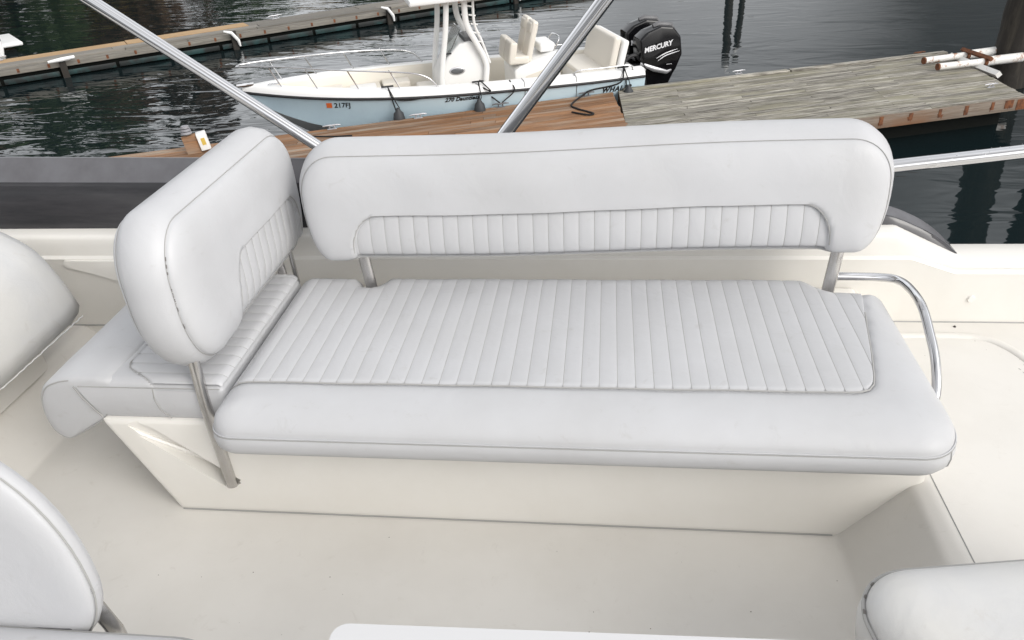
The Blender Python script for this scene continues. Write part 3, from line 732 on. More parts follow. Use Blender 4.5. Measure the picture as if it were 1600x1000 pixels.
def cleat(label, loc, rz, material, s=1., group=None):
    t = thing('dock_cleat', label, 'cleat', loc, rz, group)
    P = spline([(-.15 * s, 0, .062 * s), (-.08 * s, 0, .070 * s), (0, 0, .066 * s), (.08 * s, 0, .070 * s), (.15 * s, 0, .062 * s)], 5)
    tube('horn', P, [(.009 + .007 * math.sin(math.pi * i / (len(P) - 1))) * s for i in range(len(P))], material, t, n=8)
    for q in (-.045, .045): tube('leg', [(q * s, 0, 0), (q * s * .8, 0, .06 * s)], .013 * s, material, t, n=8)
    box('base', (-.08 * s, -.025 * s, 0), (.08 * s, .025 * s, .012 * s), material, t, .004)
    return t
ZD = -2.9
ca, sa = math.cos(A21), math.sin(A21)
bl = 11.2; AG = R(18.65); cg, sg = math.cos(AG), math.sin(AG); KD = 4.5 / 4.65
def D(x, y, dz=0.): return Vector((x * KD, y * KD, ZD + dz))
bd = dock('finger_dock', 'reddish brown plank finger dock between the seats and the blue boat', (.10 - bl * ca, 16.43 - bl * sa, ZD), A21, bl, 2.9, 20, lambda r: [random.uniform(3, 5), random.uniform(7, 9)], wood_brown, wood_fascia, skew=-.72)
gd = dock('grey_dock', 'weathered grey plank dock with rusty brackets, right of the brown dock', (.215, 16.50, ZD), AG, 7.78, 3.39, 26, lambda r: [1.2 + 1.35 * (r % 3) + random.uniform(-.1, .1), 5.2 + .6 * (r % 2)], wood_grey, wood_fascia, skew=-.95)
for r_ in range(2): box('edge_rail', (.1 + 3.8 * r_, -.12, .004), (3.85 + 3.85 * r_, .03, .045), wood_grey, gd, .006)
for k, s_ in enumerate([2.0, 2.6, 3.2, 3.8, 4.4, 5.0, 5.55, 6.1, 6.45]):
    w = .09 if k == 8 else .028 + .014 * random.random()
    box('bracket', (s_ - w, -3.443, -.16 - random.uniform(0, .04)), (s_ + w, -3.4355, -.025), rust, gd, .002)
box('corner_plate', (6.62, -3.444, -.23), (6.835, -3.4355, -.035), rust, gd, .002)
# rust streaks below the brackets
for s_ in [2.6, 3.2, 3.8, 4.4, 5.0, 5.55, 6.1, 6.45]:
    for q in range(3):
        x0 = s_ + random.uniform(-.05, .05); w0 = random.uniform(.015, .04); l0 = random.uniform(.05, .11); zt_ = -.12 + random.uniform(-.02, .03)
        pl = [(x0 - w0 * (1 - i / 5) * random.uniform(.6, 1.1), -3.4362 - .0004 * q, zt_ - l0 * i / 5) for i in range(6)] + [(x0 + w0 * (1 - i / 5) * random.uniform(.6, 1.1), -3.4362 - .0004 * q, zt_ - l0 * i / 5) for i in range(5, -1, -1)]
        mobj('rust_stain', pl, [tuple(range(12))], rust, gd, False)
for k, (p, lb, mt) in enumerate([(D(7.156, 19.43), 'rusty cleat on the far edge of the grey dock beside the white pipes', rust), (D(7.629, 16.62), 'pale galvanised cleat on the near right corner of the grey dock', silver),
                               (D(2.90, 18.10, .03), 'small cleat on the far edge of the grey dock behind the long backrest', silver)]):
    cleat(lb, p, A21, mt, 1.0)
for p, lb in [(D(-2.23, 16.03), 'cleat on the brown dock holding two black lines under the boat fender'), (D(-.46, 16.70), 'cleat on the brown dock holding the stern line'),
              (D(-3.86, 15.40), 'empty grey cleat on the brown dock edge near the first fender'), (D(-5.5, 14.78), 'empty grey cleat on the brown dock below the boat bow')]:
    cleat(lb, p, A21, grey_plastic if 'holding' in lb else silver, 1.15)

# pile hoop of white pipes ------------------------------------------
PG = D(6.96, 18.63)
ph = thing('pile_guide', 'rusty white pipe frame guiding the piling at the grey dock end', 'pile guide', PG)
def rel(p): return tuple(Vector(p) - PG)
for a, b in ((D(6.94, 18.50, .10), D(8.80, 19.15, .12)), (D(7.04, 17.93, .10), D(8.95, 18.45, .13))):
    mid = a.lerp(b, .55)
    tube('pipe', [rel(a), rel(mid)], .068, rusty_white, ph, n=16)
    tube('pipe', [rel(mid - (b - a) * .01), rel(b)], .095, rusty_white, ph, n=16)
    tube('pipe_mouth', [rel(a - (b - a) * .004), rel(a + (b - a) * .012)], .071, rust, ph, n=16)
    tube('pipe_collar', [rel(mid - (b - a) * .02), rel(mid + (b - a) * .015)], .10, rust, ph, n=16)
tube('cross_bar', [rel(D(7.75, 19.15, .03)), rel(D(8.10, 17.45, .03))], .075, rusty_white, ph, n=4)
tube('cross_bar', [rel(D(7.9, 19.0, .2)), rel(D(8.15, 18.05, .2))], .05, rust, ph, n=4)
def piling(label, loc, r, h, lean=(0, 0), group=None):
    t = thing('piling', label, 'piling', (loc[0], loc[1], ZW), 0, group)
    P = [(lean[0] * z, lean[1] * z, z) for z in np.linspace(-1.2, h, 24)]
    V, Fc = tube_vf(P, [r * (1 + random.uniform(-.05, .05)) for _ in P], 22)
    V = [Vector((v.x * (1 + random.uniform(-.025, .025)), v.y, v.z)) for v in V]
    mobj('shaft', V, Fc, pile_m, t)
    tube('cap', [(lean[0] * h, lean[1] * h, h - .01), (lean[0] * h, lean[1] * h, h + .25)], [r * 1.05, .03], white_paint, t, n=22)
    return t
piling('dark tarred piling inside the white pipe frame at the right edge', (8.72, 18.45), .40, 5.6, (.03, 0))
piling('tall dark piling just outside the right edge mirrored in the water', (10.0, 17.9), .30, 5.2, (-.06, 0))
piling('distant slim piling mirrored in the water beyond the grey dock, thicker one', (4.85, 34.5), .17, 3.3, (.03, 0))
piling('distant slim piling mirrored in the water beyond the grey dock, thinner one', (5.5, 34.9), .13, 3.0, (-.04, 0))
fp = thing('flag_pole', 'thin pale pole mirrored as a squiggle in the water at right', 'pole', (9.75, 17.2, ZW))
tube('shaft', [(0, 0, -.8), (0, 0, 4.4)], .022, silver, fp, n=8); tube('finial', [(0, 0, 4.35), (0, 0, 4.5)], [.04, .02], silver, fp, n=8)

# power post on the brown dock --------------------------------------
pp = thing('dock_post', 'wooden dock post with a white meter box and grey cap at the left', 'post', D(-7.78, 13.55), R(28))
box('post', (-.17, -.06, -.2), (.08, .06, .33), wood_brown, pp, .006, M=Matrix.Rotation(R(-7), 4, 'Y'))
box('meter_box', (.085, -.11, .02), (.26, .10, .33), white_paint, pp, .01, M=Matrix.Rotation(R(-7), 4, 'Y'))
box('sticker', (.14, -.114, .12), (.21, -.111, .25), mat('yellow_sticker', (.6, .42, .08), .5), pp, M=Matrix.Rotation(R(-7), 4, 'Y'))
for k in range(3): tube('cap_ring', [(-.10, 0, .37 + .05 * k), (-.10, 0, .405 + .05 * k)], [.10 - .012 * k, .09 - .012 * k], mat('cap_grey', (.26, .26, .28), .5), pp, n=18)

# far walkway -------------------------------------------------------
fa = math.atan2(28.32 - 20.83, -7.52 + 17.23)
fx, fy = -17.23 - 14 * math.cos(fa), 20.83 - 14 * math.sin(fa); ZF = -3.05
fd = thing('far_dock', 'long weathered far dock with teal bumper strip across the water', 'dock', (fx, fy, ZF), fa)
FL = 62
for r_, (y0, y1, mt) in enumerate([(0, .16, wood_far), (.175, .38, wood_far), (.40, 1.05, wood_far), (1.07, 1.75, wood_far)]):
    x = 0
    while x < FL:
        L_ = random.uniform(3.5, 4.8); mm = wood_new if (r_ == 3 and 8 < x < 18.5) else mt
        Vb = [(x + .01, y0, -.06), (min(FL, x + L_) - .01, y0, -.06), (min(FL, x + L_) - .01, y1, -.06), (x + .01, y1, -.06)]; dz = random.uniform(-.012, .012) + (.04 if r_ == 1 else 0)
        Vb += [(a, b, dz) for a, b, c_ in Vb]
        mobj('plank', Vb, [(3, 2, 1, 0), (4, 5, 6, 7), (0, 1, 5, 4), (1, 2, 6, 5), (2, 3, 7, 6), (3, 0, 4, 7)], mm, fd, False); x += L_
box('fascia', (0, -.05, -.16), (FL, -.004, -.015), wood_far, fd, .004)
box('float', (0, .1, -.8), (FL, 1.7, -.07), float_m, fd, .01)
for k in range(0, 40):
    box('bumper', (k * 1.55 + .05, -.10, -.40), (k * 1.55 + 1.5, -.052, -.26), teal, fd, .01)
    box('bracket', (k * .8 + 4, -.056, -.13), (k * .8 + 4.07, -.0505, -.02), rust, fd, .002)
for k, (s_, up) in enumerate([(15.6, 0), (20.6, 1), (26.0, 1), (31.2, 1)]):
    px_, py_ = fx + s_ * math.cos(fa), fy + s_ * math.sin(fa)
    lb = ['lying', 'leftmost upright', 'middle upright', 'rightmost upright'][k]
    t = thing('dock_fender', lb + ' white fender pad on a dark post along the far dock', 'fender', (px_, py_, ZF), fa)
    box('post', (-.09, -.22, -.6), (.09, -.11, .12), pile_m, t, .01)
    if up: tube('pad', [(-.30, -.26, .16), (-.08, -.28, .09), (.09, -.30, -.16), (.11, -.30, -.34)], [.03, .055, .055, .03], white_paint, t, n=10)
    else: tube('pad', [(-.36, -.26, .06), (0, -.27, .08), (.36, -.26, .10)], [.035, .06, .05], white_paint, t, n=10)
for k, s_ in enumerate([10.6, 14.0, 22.5]):
    cleat(['leftmost', 'second', 'third'][k] + ' cleat from the left on the far edge of the far dock', (fx + s_ * math.cos(fa) - 1.6 * math.sin(fa), fy + s_ * math.sin(fa) + 1.6 * math.cos(fa), ZF), fa, silver, 1.6)

# second boat, only its stern shows at the upper left -----------------
sbt = thing('cabin_boat', 'white boat stern with swim platform behind the far dock', 'boat', (-20.3, 24.9, ZW), fa + R(8))
prism('hull', [(-6, .1), (-5.6, 1.35), (-.35, 1.25), (.05, .75), (.12, .25), (.0, -.2), (-5.2, -.3)], 1, -.1, 2.6, white_paint, sbt, .05, 3)
box('swim_platform', (.05, .1, .22), (.75, 2.4, .34), white_paint, sbt, .05, 3)
box('ladder', (.14, .5, .40), (.18, .9, .9), grey_plastic, sbt, .005)
cb = prism('cabin', [(-4.6, 1.2), (-4.0, 2.0), (-2.2, 2.1), (-1.9, 1.2)], 1, .35, 2.15, white_paint, sbt, .06, 3)
for x in (-3.7, -2.9): box('window', (x, .345, 1.45), (x + .6, .36, 1.85), glass_dk, cb, .003)
tube('rub_rail', [(-5.75, -.11, 1.02), (-.1, -.11, .95)], .03, black_m, sbt, n=8)
box('hatch', (-.9, .5, 1.25), (-.2, 2.2, 1.32), mat('red_canvas', (.35, .08, .05), .8), sbt, .02)

# ================================================================== MOORED BOAT
TH = .342; BO = Vector((.34, 17.93, ZW)); BL, BB = 8.18, 1.36
bt = thing('motor_boat', 'light blue and white centre console boat moored along the brown dock', 'boat', BO, math.pi + TH)
# local axes: +x to the bow, +y to the near side (after the half turn), z up from the water
def bs(t):
    b = BB * (1 - max(0, (t - .38) / .62) ** 2.7); return max(b - .06 * max(0, .15 - t) / .15, .0)
def zs(t): return .84 + .28 * t ** 1.8
def smooth_tab(xs_, ys_):
    g = np.linspace(0, 1, 401); y = np.interp(g, xs_, ys_); k = np.ones(25) / 25
    y2 = np.convolve(np.pad(y, 12, mode='reflect', reflect_type='odd'), k, 'valid')
    return lambda t: float(np.interp(t, g, y2))
bc = smooth_tab([0, .3, .5, .65, .78, .88, .95, 1], [1.14, 1.14, 1.08, .95, .72, .43, .18, 0])
zc = smooth_tab([0, .4, .6, .72, .84, .92, 1], [.06, .08, .15, .25, .45, .68, 1.02])
zk = smooth_tab([0, .55, .70, .78, .84, .92, 1], [-.38, -.36, -.28, -.16, .06, .50, 1.0])
def hull_y(t, z):
    q = min(1, max(0, (z - zc(t)) / max(1e-3, zs(t) - zc(t)))); return bc(t) + max(0, bs(t) - bc(t)) * (q - .22 * max(0, t - .45) * math.sin(math.pi * q))
def bx(t): return t * BL + .0
tsn = np.concatenate([np.linspace(0, .7, 16), np.linspace(.73, 1, 18)])
def loft(name, rows, material, parent, flip=False):
    n = len(rows[0]); V = [p for r_ in rows for p in r_]
    Fc = [(j * n + i, j * n + i + 1, (j + 1) * n + i + 1, (j + 1) * n + i) for j in range(len(rows) - 1) for i in range(n - 1)]
    o = mobj(name, V, Fc, material, parent); o.data.set_sharp_from_angle(angle=R(35)); return o
for sgn in (1, -1):
    rows = []
    for t in tsn:
        r_ = []
        for q in np.linspace(0, 1, 7):
            fl_ = q + .22 * max(0, t - .45) * math.sin(math.pi * q) * -1
            r_.append((bx(t) + (.0 if t < 1 else .0) + .10 * q * max(0, t - .8) * 5 * .2, sgn * (min(bc(t), bs(t)) + max(0, bs(t) - bc(t)) * fl_), zc(t) + (zs(t) - zc(t)) * q))
        rows.append(r_)
    loft('hull_side', rows, hull_blue, bt)
    loft('hull_bottom', [[(bx(t), 0, zk(t)), (bx(t), sgn * bc(t) * .5, (zk(t) + zc(t)) / 2 - .02), (bx(t), sgn * bc(t), zc(t))] for t in tsn], bottom_m, bt)
    rows = []
    for t in tsn:
        b, z = bs(t) + .004, zs(t); h = .15
        r_ = [(b, z), (b - .015, z + .06), (b - .04, z + h - .03), (b - .08, z + h), (b - .28, z + h + .01), (b - .315, z + h - .015), (b - .34, z + h - .08), (min(b - .40, max(0, hull_y(t, .5) - .05)), min(.46, .46) if t < .86 else max(.46, zk(t) + .12))]
        rows.append([(bx(t) + (.02 if t == 1 else 0), sgn * max(0, y), zz) for y, zz in r_])
    gw = loft('gunwale', rows, white_paint, bt)
    gw.data.materials.append(cream_gel)
    for k_, f_ in enumerate(gw.data.polygons):
        if k_ % 7 >= 5: f_.material_index = 1
    tube('rub_rail', [(bx(t) + .01, sgn * (bs(t) + .008), zs(t) + .003) for t in tsn], .028, black_m, bt, n=8)
# transom and sole
mobj('transom', [(0, -bs(0), zs(0) + .15), (0, -bc(0), .07), (0, 0, -.38), (0, bc(0), .07), (0, bs(0), zs(0) + .15), (0, .8, zs(0) + .06), (0, -.8, zs(0) + .06)], [(0, 1, 2, 3, 4, 5, 6)], white_paint, bt, False)
box('transom_deck', (.0, -1.05, .70), (.45, 1.05, .90), white_paint, bt, .03)
loft('sole', [[(bx(t), -max(0, min(bs(t) - .34, hull_y(t, .5) - .06)), .46), (bx(t), max(0, min(bs(t) - .34, hull_y(t, .5) - .06)), .46)] for t in tsn if t < .86], cream_gel, bt)
def pw(t): return max(0, min(bs(t) - .40, hull_y(t, .6) - .08))
# bow seating: raised platform, cushions, hatch
loft('bow_platform', [[(bx(t), -pw(t), .55), (bx(t), -pw(t), .84), (bx(t), pw(t), .84), (bx(t), pw(t), .55)] for t in np.linspace(.66, .90, 9)], cream_gel, bt)
box('bow_hatch', (5.50, -.42, .845), (6.05, .30, .93), white_paint, bt, .03)
box('bow_cushion', (6.2, -.52, .845), (6.95, .42, .95), cream, bt, .04, 3)
box('bow_cushion', (4.75, .38, .66), (5.35, .84, .88), cream, bt, .04, 3)
box('bow_cushion', (4.75, -.84, .66), (5.35, -.38, .88), cream, bt, .04, 3)
box('step_box', (5.2, -.30, .46), (5.6, .28, .70), cream_gel, bt, .04, 3)
box('side_bolster', (4.45, -1.08, .80), (6.2, -1.02, .98), cream, bt, .03, 3)
box('console_seat', (4.20, -.36, .46), (4.65, .36, .86), cream, bt, .06, 3)
# centre console
co = prism('console', [(4.26, .46), (4.22, 1.05), (4.02, 1.45), (3.75, 1.70), (3.50, 1.74), (3.32, 1.56), (3.24, 1.1), (3.18, .46)], 1, -.42, .42, white_paint, bt, .05, 3)
bm = bmesh.new(); bmesh.ops.create_uvsphere(bm, u_segments=24, v_segments=10, radius=1)
for v in bm.verts: v.co = Vector((3.83 + v.co.x * .17, .422 + v.co.z * .018, 1.17 + v.co.y * .085))
bobj('port_frame', bm, silver, co, True)
bm = bmesh.new(); bmesh.ops.create_uvsphere(bm, u_segments=24, v_segments=10, radius=1)
for v in bm.verts: v.co = Vector((3.83 + v.co.x * .14, .430 + v.co.z * .018, 1.17 + v.co.y * .062))
bobj('port_glass', bm, glass_dk, co, True)
box('vent', (3.92, .421, 1.52), (4.12, .43, 1.55), black_m, co, M=None)
box('dash', (3.32, -.36, 1.52), (3.62, .36, 1.80), grey_plastic, co, .04, 2)
prism('windshield', [(4.02, 1.44), (3.70, 1.98), (3.68, 1.98), (3.99, 1.44)], 1, -.38, .38, plexi, co)
wh = [(3.16 + .05 * math.cos(a), .19 * math.sin(a) + .05, 1.50 + .16 * math.cos(a)) for a in np.linspace(0, 2 * math.pi, 25)[:-1]]
tube('steering_wheel', wh, .018, black_m, co, n=8, closed=True)
tube('steering_hub', [(3.30, .05, 1.46), (3.15, .05, 1.50)], .045, black_m, co, n=10)
box('throttle', (3.18, .22, 1.48), (3.30, .30, 1.66), black_m, co, .02)
bm = bmesh.new(); bmesh.ops.create_cone(bm, cap_ends=True, segments=20, radius1=.075, radius2=.075, depth=.014, matrix=Matrix.Translation((2.985, .2, .98)) @ Matrix.Rotation(R(90), 4, 'Y'))
# t-top
tt = prism('hard_top', [(4.72, 2.56), (4.70, 2.66), (2.6, 2.74), (2.5, 2.66), (2.6, 2.60)], 1, -.85, .85, white_paint, bt, .03, 3)
for s_ in (1, -1):
    tube('top_leg', spline([(4.22, s_ * .50, .46), (4.16, s_ * .52, 1.2), (4.02, s_ * .56, 2.0), (3.95, s_ * .60, 2.62)], 6), .055, white_paint, bt, n=10, flat=.6)
    tube('top_leg', spline([(3.25, s_ * .50, .90), (3.22, s_ * .50, 1.30), (3.42, s_ * .52, 1.75), (3.58, s_ * .56, 2.10), (3.60, s_ * .60, 2.62)], 6), .06, white_paint, bt, n=10, flat=.6)
    tube('top_leg', spline([(3.14, s_ * .50, 1.28), (3.28, s_ * .52, 1.72), (3.42, s_ * .56, 2.10), (3.42, s_ * .60, 2.62)], 6), .028, white_paint, bt, n=8)
    for q in np.linspace(0, 1, 5):
        tube('rung', [(3.42 + .14 * q, s_ * (.535 + .05 * q), 1.75 + .7 * q), (3.28 + .14 * q, s_ * (.535 + .05 * q), 1.72 + .7 * q)], .016, white_paint, bt, n=6)
# leaning post with two helm seats
lp = prism('leaning_post', [(2.62, .46), (2.62, 1.05), (2.50, 1.12), (1.70, 1.34), (1.62, 1.30), (1.60, .46)], 1, -.55, .50, white_paint, bt, .04, 3)
mobj('storage_recess', [(1.72, .503, .78), (2.42, .503, .78), (2.38, .503, .92), (1.72, .503, 1.08)], [(0, 1, 2, 3)], cream, lp, False)
box('sink_unit', (1.66, -.45, 1.32), (2.0, .30, 1.50), white_paint, lp, .05, 3)
for k, y in enumerate((.22, -.30)):
    Mx = Matrix.Translation((2.30, y, 1.25)) @ Matrix.Rotation(R(-14), 4, 'Y')
    bk_ = box('seat_back', (-.09, -.20, -.06), (.04, .20, .76), cream, lp, .05, 3, Mx)
    box('headrest', (-.105, -.17, .50), (.065, .17, .72), cream, bk_, .05, 3, Mx)
    box('seat_bottom', (2.28, y - .24, 1.16), (2.72, y + .24, 1.32), cream, lp, .05, 3)
    box('seat_bolster', (2.58, y - .24, 1.22), (2.74, y + .24, 1.62), cream, lp, .05, 3, Matrix.Translation((2.66, 0, 1.2)) @ Matrix.Rotation(R(-10), 4, 'Y') @ Matrix.Translation((-2.66, 0, -1.2)))
tube('grab_rail', spline([(1.70, .3, 1.34), (1.58, .3, 1.56), (1.52, .0, 1.58), (1.58, -.3, 1.56), (1.70, -.3, 1.34)], 6), .016, steel, lp, n=8)
# stern bench
sbn = box('stern_bench', (.50, -1.0, .46), (1.15, .86, .80), white_paint, bt, .04, 3)
box('bench_seat', (.62, -.95, .80), (1.22, .80, .92), cream, sbn, .04, 3)
box('bench_back', (.50, -.95, .84), (.66, .80, 1.58), cream, sbn, .06, 3, Matrix.Translation((.58, 0, .84)) @ Matrix.Rotation(R(-12), 4, 'Y') @ Matrix.Translation((-.58, 0, -.84)))
box('bench_shell', (.34, -.99, .78), (.49, .84, 1.52), white_paint, sbn, .06, 3, Matrix.Translation((.42, 0, .84)) @ Matrix.Rotation(R(-14), 4, 'Y') @ Matrix.Translation((-.42, 0, -.84)))
for y in (1.24, -1.24):
    tube('side_rail', spline([(1.55, y, zs(.2) + .14), (1.45, y, zs(.2) + .24), (.9, y, zs(.1) + .25), (.35, y, zs(0) + .25), (.26, y, zs(0) + .14)], 6), .014, steel, bt, n=8)
# bow rail
for s_ in (1, -1):
    rp = [(4.35, .14 + 0), (4.55, .35), (4.9, .45), (5.6, .50), (6.4, .53), (7.2, .55), (7.8, .55), (8.15, .53)]
    P = [(x, s_ * max(.10 if x > 8 else 0, bs(min(1, x / BL)) - .16 + (.12 if x > 7.5 else 0)), zs(min(1, x / BL)) + h) for x, h in rp]
    tube('bow_rail', spline(P, 6), .016, steel, bt, n=8)
    for x in (5.1, 5.9, 6.7, 7.4):
        t = x / BL; tube('rail_stanchion', [(x, s_ * (bs(t) - .18), zs(t) + .14), (x + .18, s_ * (bs((x + .18) / BL) - .16 + (.05 if x > 7 else 0)), zs(t) + .53)], .013, steel, bt, n=7)
tube('bow_rail', spline([(8.15, .10, 1.65), (8.22, 0, 1.64), (8.15, -.10, 1.65)], 5), .016, steel, bt, n=8)
box('anchor_roller', (7.95, -.07, 1.24), (8.30, .07, 1.30), steel, bt, .02)
bm = bmesh.new(); bmesh.ops.create_uvsphere(bm, u_segments=16, v_segments=8, radius=.06, matrix=Matrix.Translation((7.75, .12, .80)))
bobj('bow_eye', bm, steel, bt, True)
for x in (3.55, 5.35, .45, 7.55):
    t = x / BL; tube('deck_cleat', [(x - .12, bs(t) - .17, zs(t) + .20), (x + .12, bs(t) - .17, zs(t) + .20)], .018, black_m if x < 6 else steel, bt, n=7)
for x in (2.62, 1.52):
    t = x / BL
    tube('panel_joint', [(x, bs(t) - .28, zs(t) + .163), (x, bs(t) - .075, zs(t) + .154), (x, bs(t) - .035, zs(t) + .12), (x, bs(t) - .008, zs(t) + .05)], .008, grey_plastic, bt, n=5)
    tube('panel_joint', [(x, bs(t) + .002, zs(t) - .02), (x, bc(t) + .004 + (bs(t) - bc(t)) * .3, .30)], .006, grey_plastic, bt, n=5)
# teak step pad on the near gunwale
box('step_pad', (2.85, BB - .34, .985), (3.30, BB - .18, 1.03), mat('teak', (.35, .19, .08), .6), bt, .008)
# lettering on the near side: x grows to the bow, so text runs the other way
def side_text(name, body, x_left, z, size, material, parent, **k):
    o = text(name, body, size, Matrix.Identity(4), material, parent, **k)
    for v in o.data.vertices:
        x, zz = x_left - v.co.x, z + v.co.y; v.co = Vector((x, hull_y(x / BL, zz) + .005 + v.co.z, zz))
    return o
side_text('model_lettering', '270 Dauntless', 4.27, .80, .115, letter_blk, bt, shear=.35, bold=.004, space=1.05, extrude=.003)
side_text('maker_lettering', 'WHALER', .96, .60, .15, letter_blk, bt, shear=.25, bold=.006, space=1.15, extrude=.003)
side_text('registration_number', '217FJ', 6.44, .83, .145, letter_blk, bt, bold=.002, extrude=.004)
st = [(6.59 - .055 * i, .825 + .055 * j) for i in range(3) for j in range(3)]
mobj('registration_sticker', [(x, hull_y(x / BL, z) + .008, z) for x, z in st], grid_faces(3, 3), orange, bt, False)
# outboard engines
def engine(y):
    e = prism('outboard_engine', [(-.16, .98), (-.13, 1.42), (-.30, 1.56), (-.62, 1.66), (-.90, 1.62), (-1.06, 1.42), (-1.10, 1.05), (-.98, .72), (-.80, .45), (-.74, -.3), (-.40, -.3), (-.40, .55), (-.28, .85)], 1, y - .26, y + .26, black_gloss, bt, .05, 3)
    # narrow the cowling top and the leg
    for v in e.data.vertices:
        k = 1 - .30 * max(0, (v.co.z - 1.25) / .4) - .45 * max(0, min(1, (.85 - v.co.z) / .4)); v.co.y = y + (v.co.y - y) * k
    tube('cowl_trim', [(-.16, y + .20, .93), (-.45, y + .29, .80), (-.75, y + .26, .70), (-1.0, y + .16, .74)], [.03, .055, .045, .012], silver, e, n=8, flat=.5)
    tube('cowl_ridge', [(-.50, y, 1.635), (-.62, y, 1.665), (-.90, y, 1.63), (-1.03, y, 1.47)], [.05, .07, .06, .03], grey_plastic, e, n=8)
    side = lambda z: y + .26 * (1 - .30 * max(0, (z - 1.25) / .4)) + .004
    Ml = Matrix.Translation((-.22, side(1.2) + .002, 1.16)) @ Matrix.Rotation(math.pi, 4, 'Z') @ Matrix.Rotation(R(90), 4, 'X') @ Matrix.Rotation(R(10), 4, 'Z')
    text('lettering', 'MERCURY', .142, Ml, letter_wht, e, shear=.2, bold=.005, extrude=.003)
    for k in range(2):
        tube('stripe', spline([(-.50 - .04 * k, y + .266, 1.02 - .055 * k), (-.72, y + .266, 1.11 - .05 * k), (-.98 - .05 * k, y + .262, 1.17 - .045 * k)], 5), [.004 + .008 * math.sin(math.pi * i / 10) for i in range(11)], letter_wht, e, n=6, flat=.6)
    box('bracket', (-.42, y - .14, .30), (.0, y + .14, .86), black_m, e, .03)
    tube('rigging_hose', spline([(.25, y + .12, .88), (.12, y + .13, 1.05), (-.08, y + .12, 1.10), (-.20, y + .08, .98)], 6), .04, black_m, e, n=8)
    box('model_badge', (-.86, y + .258, .86), (-.74, y + .263, .875), silver, e)
    return e
engine(.40); engine(-.42)

# fenders and mooring lines (things of their own) ------------------------
def bw_(x, y, z):
    a = math.pi + TH; return Vector((BO.x + x * math.cos(a) - y * math.sin(a), BO.y + x * math.sin(a) + y * math.cos(a), BO.z + z))
def fender(label, x, top, z):
    t_ = x / BL; c_ = bw_(x, bs(t_) + .11, z)
    t = thing('boat_fender', label, 'fender', c_)
    P = [(0, 0, -.30), (0, 0, -.27), (0, 0, -.20), (0, 0, .10), (0, 0, .20), (0, 0, .26), (0, 0, .31)]
    tube('body', P, [.04, .085, .12, .12, .10, .05, .03], fender_m, t, n=18)
    e = bw_(top[0], top[1], top[2]) - c_
    tube('lanyard', [(0, 0, .28), (e.x * .3, e.y * .3, e.z * .35), tuple(e)], .013, rope_m, t, n=6)
    tube('lanyard', spline([(.03, .02, .30), (e.x * .4 + .05, e.y * .3 - .03, e.z * .6), tuple(e)], 4), .009, rope_m, t, n=6)
    return t
fender('dark fender hanging below the bow rail of the blue boat', 5.22, (5.35, bs(.65) - .10, zs(.65) + .22), .50)
fender('dark fender hanging by the model lettering of the blue boat', 3.60, (3.55, bs(.43) - .10, zs(.43) + .22), .52)
fender('grey fender hanging at the stern of the blue boat', .42, (.45, bs(.05) - .10, zs(.05) + .22), .42)
def line(label, P, r=.014):
    t = thing('mooring_line', label, 'rope', P[0]); tube('rope', [Vector(p) - Vector(P[0]) for p in spline(P, 7)], r, rope_m, t, n=6)
    return t
line('black spring line from the boat cleat slanting right to the dock cleat', [bw_(3.52, bs(.43) - .12, 1.14), bw_(3.35, bs(.43) + .10, .95), D(-2.75, 16.15, .45), D(-2.25, 16.05, .09)])
line('straight black line from the step pad down to the dock cleat', [bw_(2.90, bs(.36) - .15, 1.06), bw_(2.86, bs(.36) + .06, .9), D(-2.2, 16.05, .09)])
line('black stern line ending in a loose tail on the brown dock', [bw_(.45, bs(.05) - .12, 1.08), bw_(.62, bs(.07) + .14, .82), D(-.35, 16.72, .12), D(-.52, 16.60, .06), D(-.75, 16.05, .02), D(-.62, 15.75, .02), D(-.42, 15.55, .02), D(-.28, 15.38, .02), D(-.40, 15.30, .025), D(-.72, 15.52, .02)], .018)
line('black rail rope looped around the near gunwale of the blue boat', [bw_(5.35, bs(.65) - .10, 1.18), bw_(5.28, bs(.64) + .03, .98), bw_(5.0, bs(.61) + .02, .92), bw_(4.6, bs(.56) + .04, .95)], .012)
line('thin black line lying on the brown dock near the side backrest', [D(-5.9, 14.34, .012), D(-5.4, 14.28, .012), D(-4.95, 14.32, .012)], .016)
line('dark bow line running down from the blue boat to the brown dock', [bw_(7.7, .12, .78), bw_(7.3, .75, .35), D(-6.3, 14.62, .02)], .012)

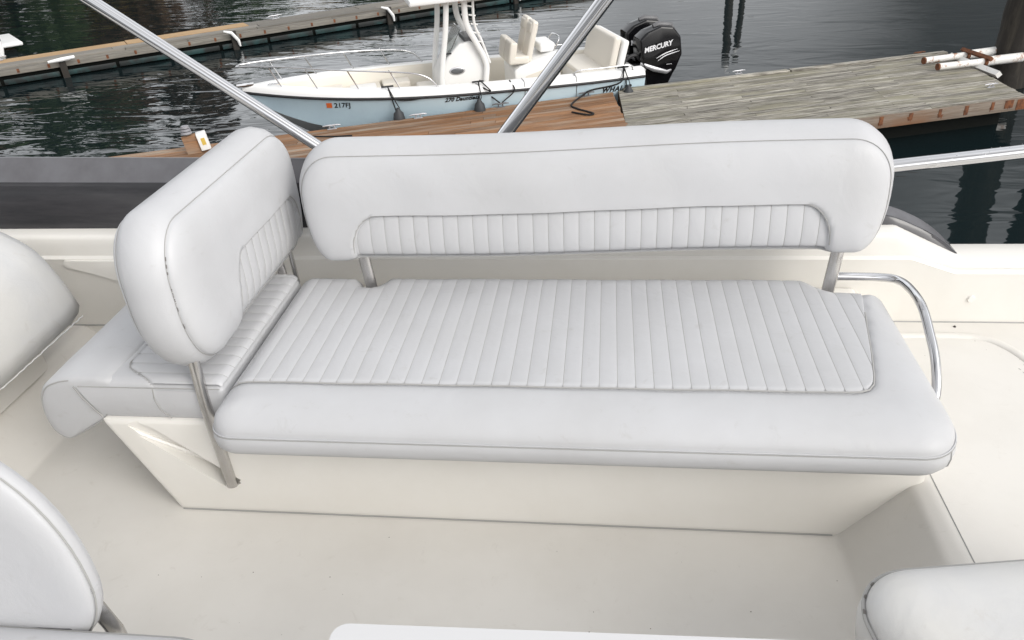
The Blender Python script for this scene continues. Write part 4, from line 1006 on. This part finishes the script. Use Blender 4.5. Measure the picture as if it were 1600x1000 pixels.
# ================================================================== FAR SHORE (shows as reflections)
sh = []
n = 60; V = []; Fc = []
for i in range(n):
    x = -160 + 320 * i / (n - 1); y = 92 + 10 * math.sin(x * .03) + 4 * math.sin(x * .11) + max(0, x) * .35
    V += [(x, y, ZW - .5), (x, y + 4, ZW + 1.2 + .4 * math.sin(x * .2)), (x, y + 30, ZW + 3), (x, y + 140, ZW + 5)]
for i in range(n - 1):
    for k in range(3): Fc.append((i * 4 + k, (i + 1) * 4 + k, (i + 1) * 4 + k + 1, i * 4 + k + 1))
tag(mobj('shore', V, Fc, earth), 'low wooded shore beyond the harbour', 'shore', kind='structure')
def crown_mesh(seed, n=900):
    rng = np.random.RandomState(seed); V = []; Fc = []
    lobes = [(rng.uniform(-.32, .32), rng.uniform(-.32, .32), rng.uniform(.25, .95), rng.uniform(.16, .34)) for _ in range(14)]
    for k in range(n):
        lx, ly, lz, lr = lobes[rng.randint(len(lobes))]; d = rng.normal(size=3); d /= np.linalg.norm(d); p = np.array([lx, ly, lz]) + d * lr * rng.uniform(.6, 1.05)
        a = rng.normal(size=3); a /= np.linalg.norm(a); b = np.cross(a, d); b /= max(1e-6, np.linalg.norm(b)); s = rng.uniform(.03, .075)
        i = len(V); V += [p + a * s, p + b * s, p - a * s, p - b * s]; Fc.append((i, i + 1, i + 2, i + 3))
    me = bpy.data.meshes.new('crown'); me.from_pydata([tuple(map(float, v)) for v in V], [], Fc); return me
crowns = [(crown_mesh(k), m_) for k, m_ in enumerate((leaf_g, leaf_y, leaf_b, leaf_g))]
for me, m_ in crowns: me.materials.append(m_)
V_, F_ = tube_vf([(0, 0, -.05), (.01, 0, .3), (0, .01, .7)], [.03, .022, .008], 8)
trunk_me = bpy.data.meshes.new('trunk'); trunk_me.from_pydata([tuple(v) for v in V_], [], F_); trunk_me.materials.append(bark)
kinds = ['green broad tree', 'yellow autumn tree', 'brown autumn tree', 'dark green tree']
spots = [(-92, 84, 25, 3), (-84, 88, 22, 0), (-77, 84, 25, 2), (-71, 86, 21, 3), (-64, 84, 26, 0), (-59, 88, 16, 1), (-53, 85, 22, 2), (-45, 88, 9, 0), (-40, 86, 12, 3), (-34, 90, 8, 1), (-28, 92, 12, 0), (-22, 90, 7, 3), (-16, 93, 9, 0), (-8, 96, 6, 2), (4, 98, 5, 0), (16, 102, 6, 3), (30, 106, 6, 0), (44, 112, 7, 2), (60, 116, 7, 3)]
ORD = 'first second third fourth fifth sixth seventh eighth ninth tenth eleventh twelfth thirteenth fourteenth fifteenth sixteenth seventeenth eighteenth nineteenth'.split()
for k, (x, y, h, c_) in enumerate(spots):
    t = thing('shore_tree', kinds[c_] + ' on the far shore, ' + ORD[k] + ' from the left', 'tree', (x, y + 6, ZW + 1.0), random.uniform(0, 6), 'trees on the far shore')
    t.scale = (h * random.uniform(.75, 1.0), h * .85, h)
    for nm_, me in (('crown', crowns[c_][0]), ('trunk', trunk_me)):
        o = bpy.data.objects.new(nm_, me); C.objects.link(o); o.parent = t
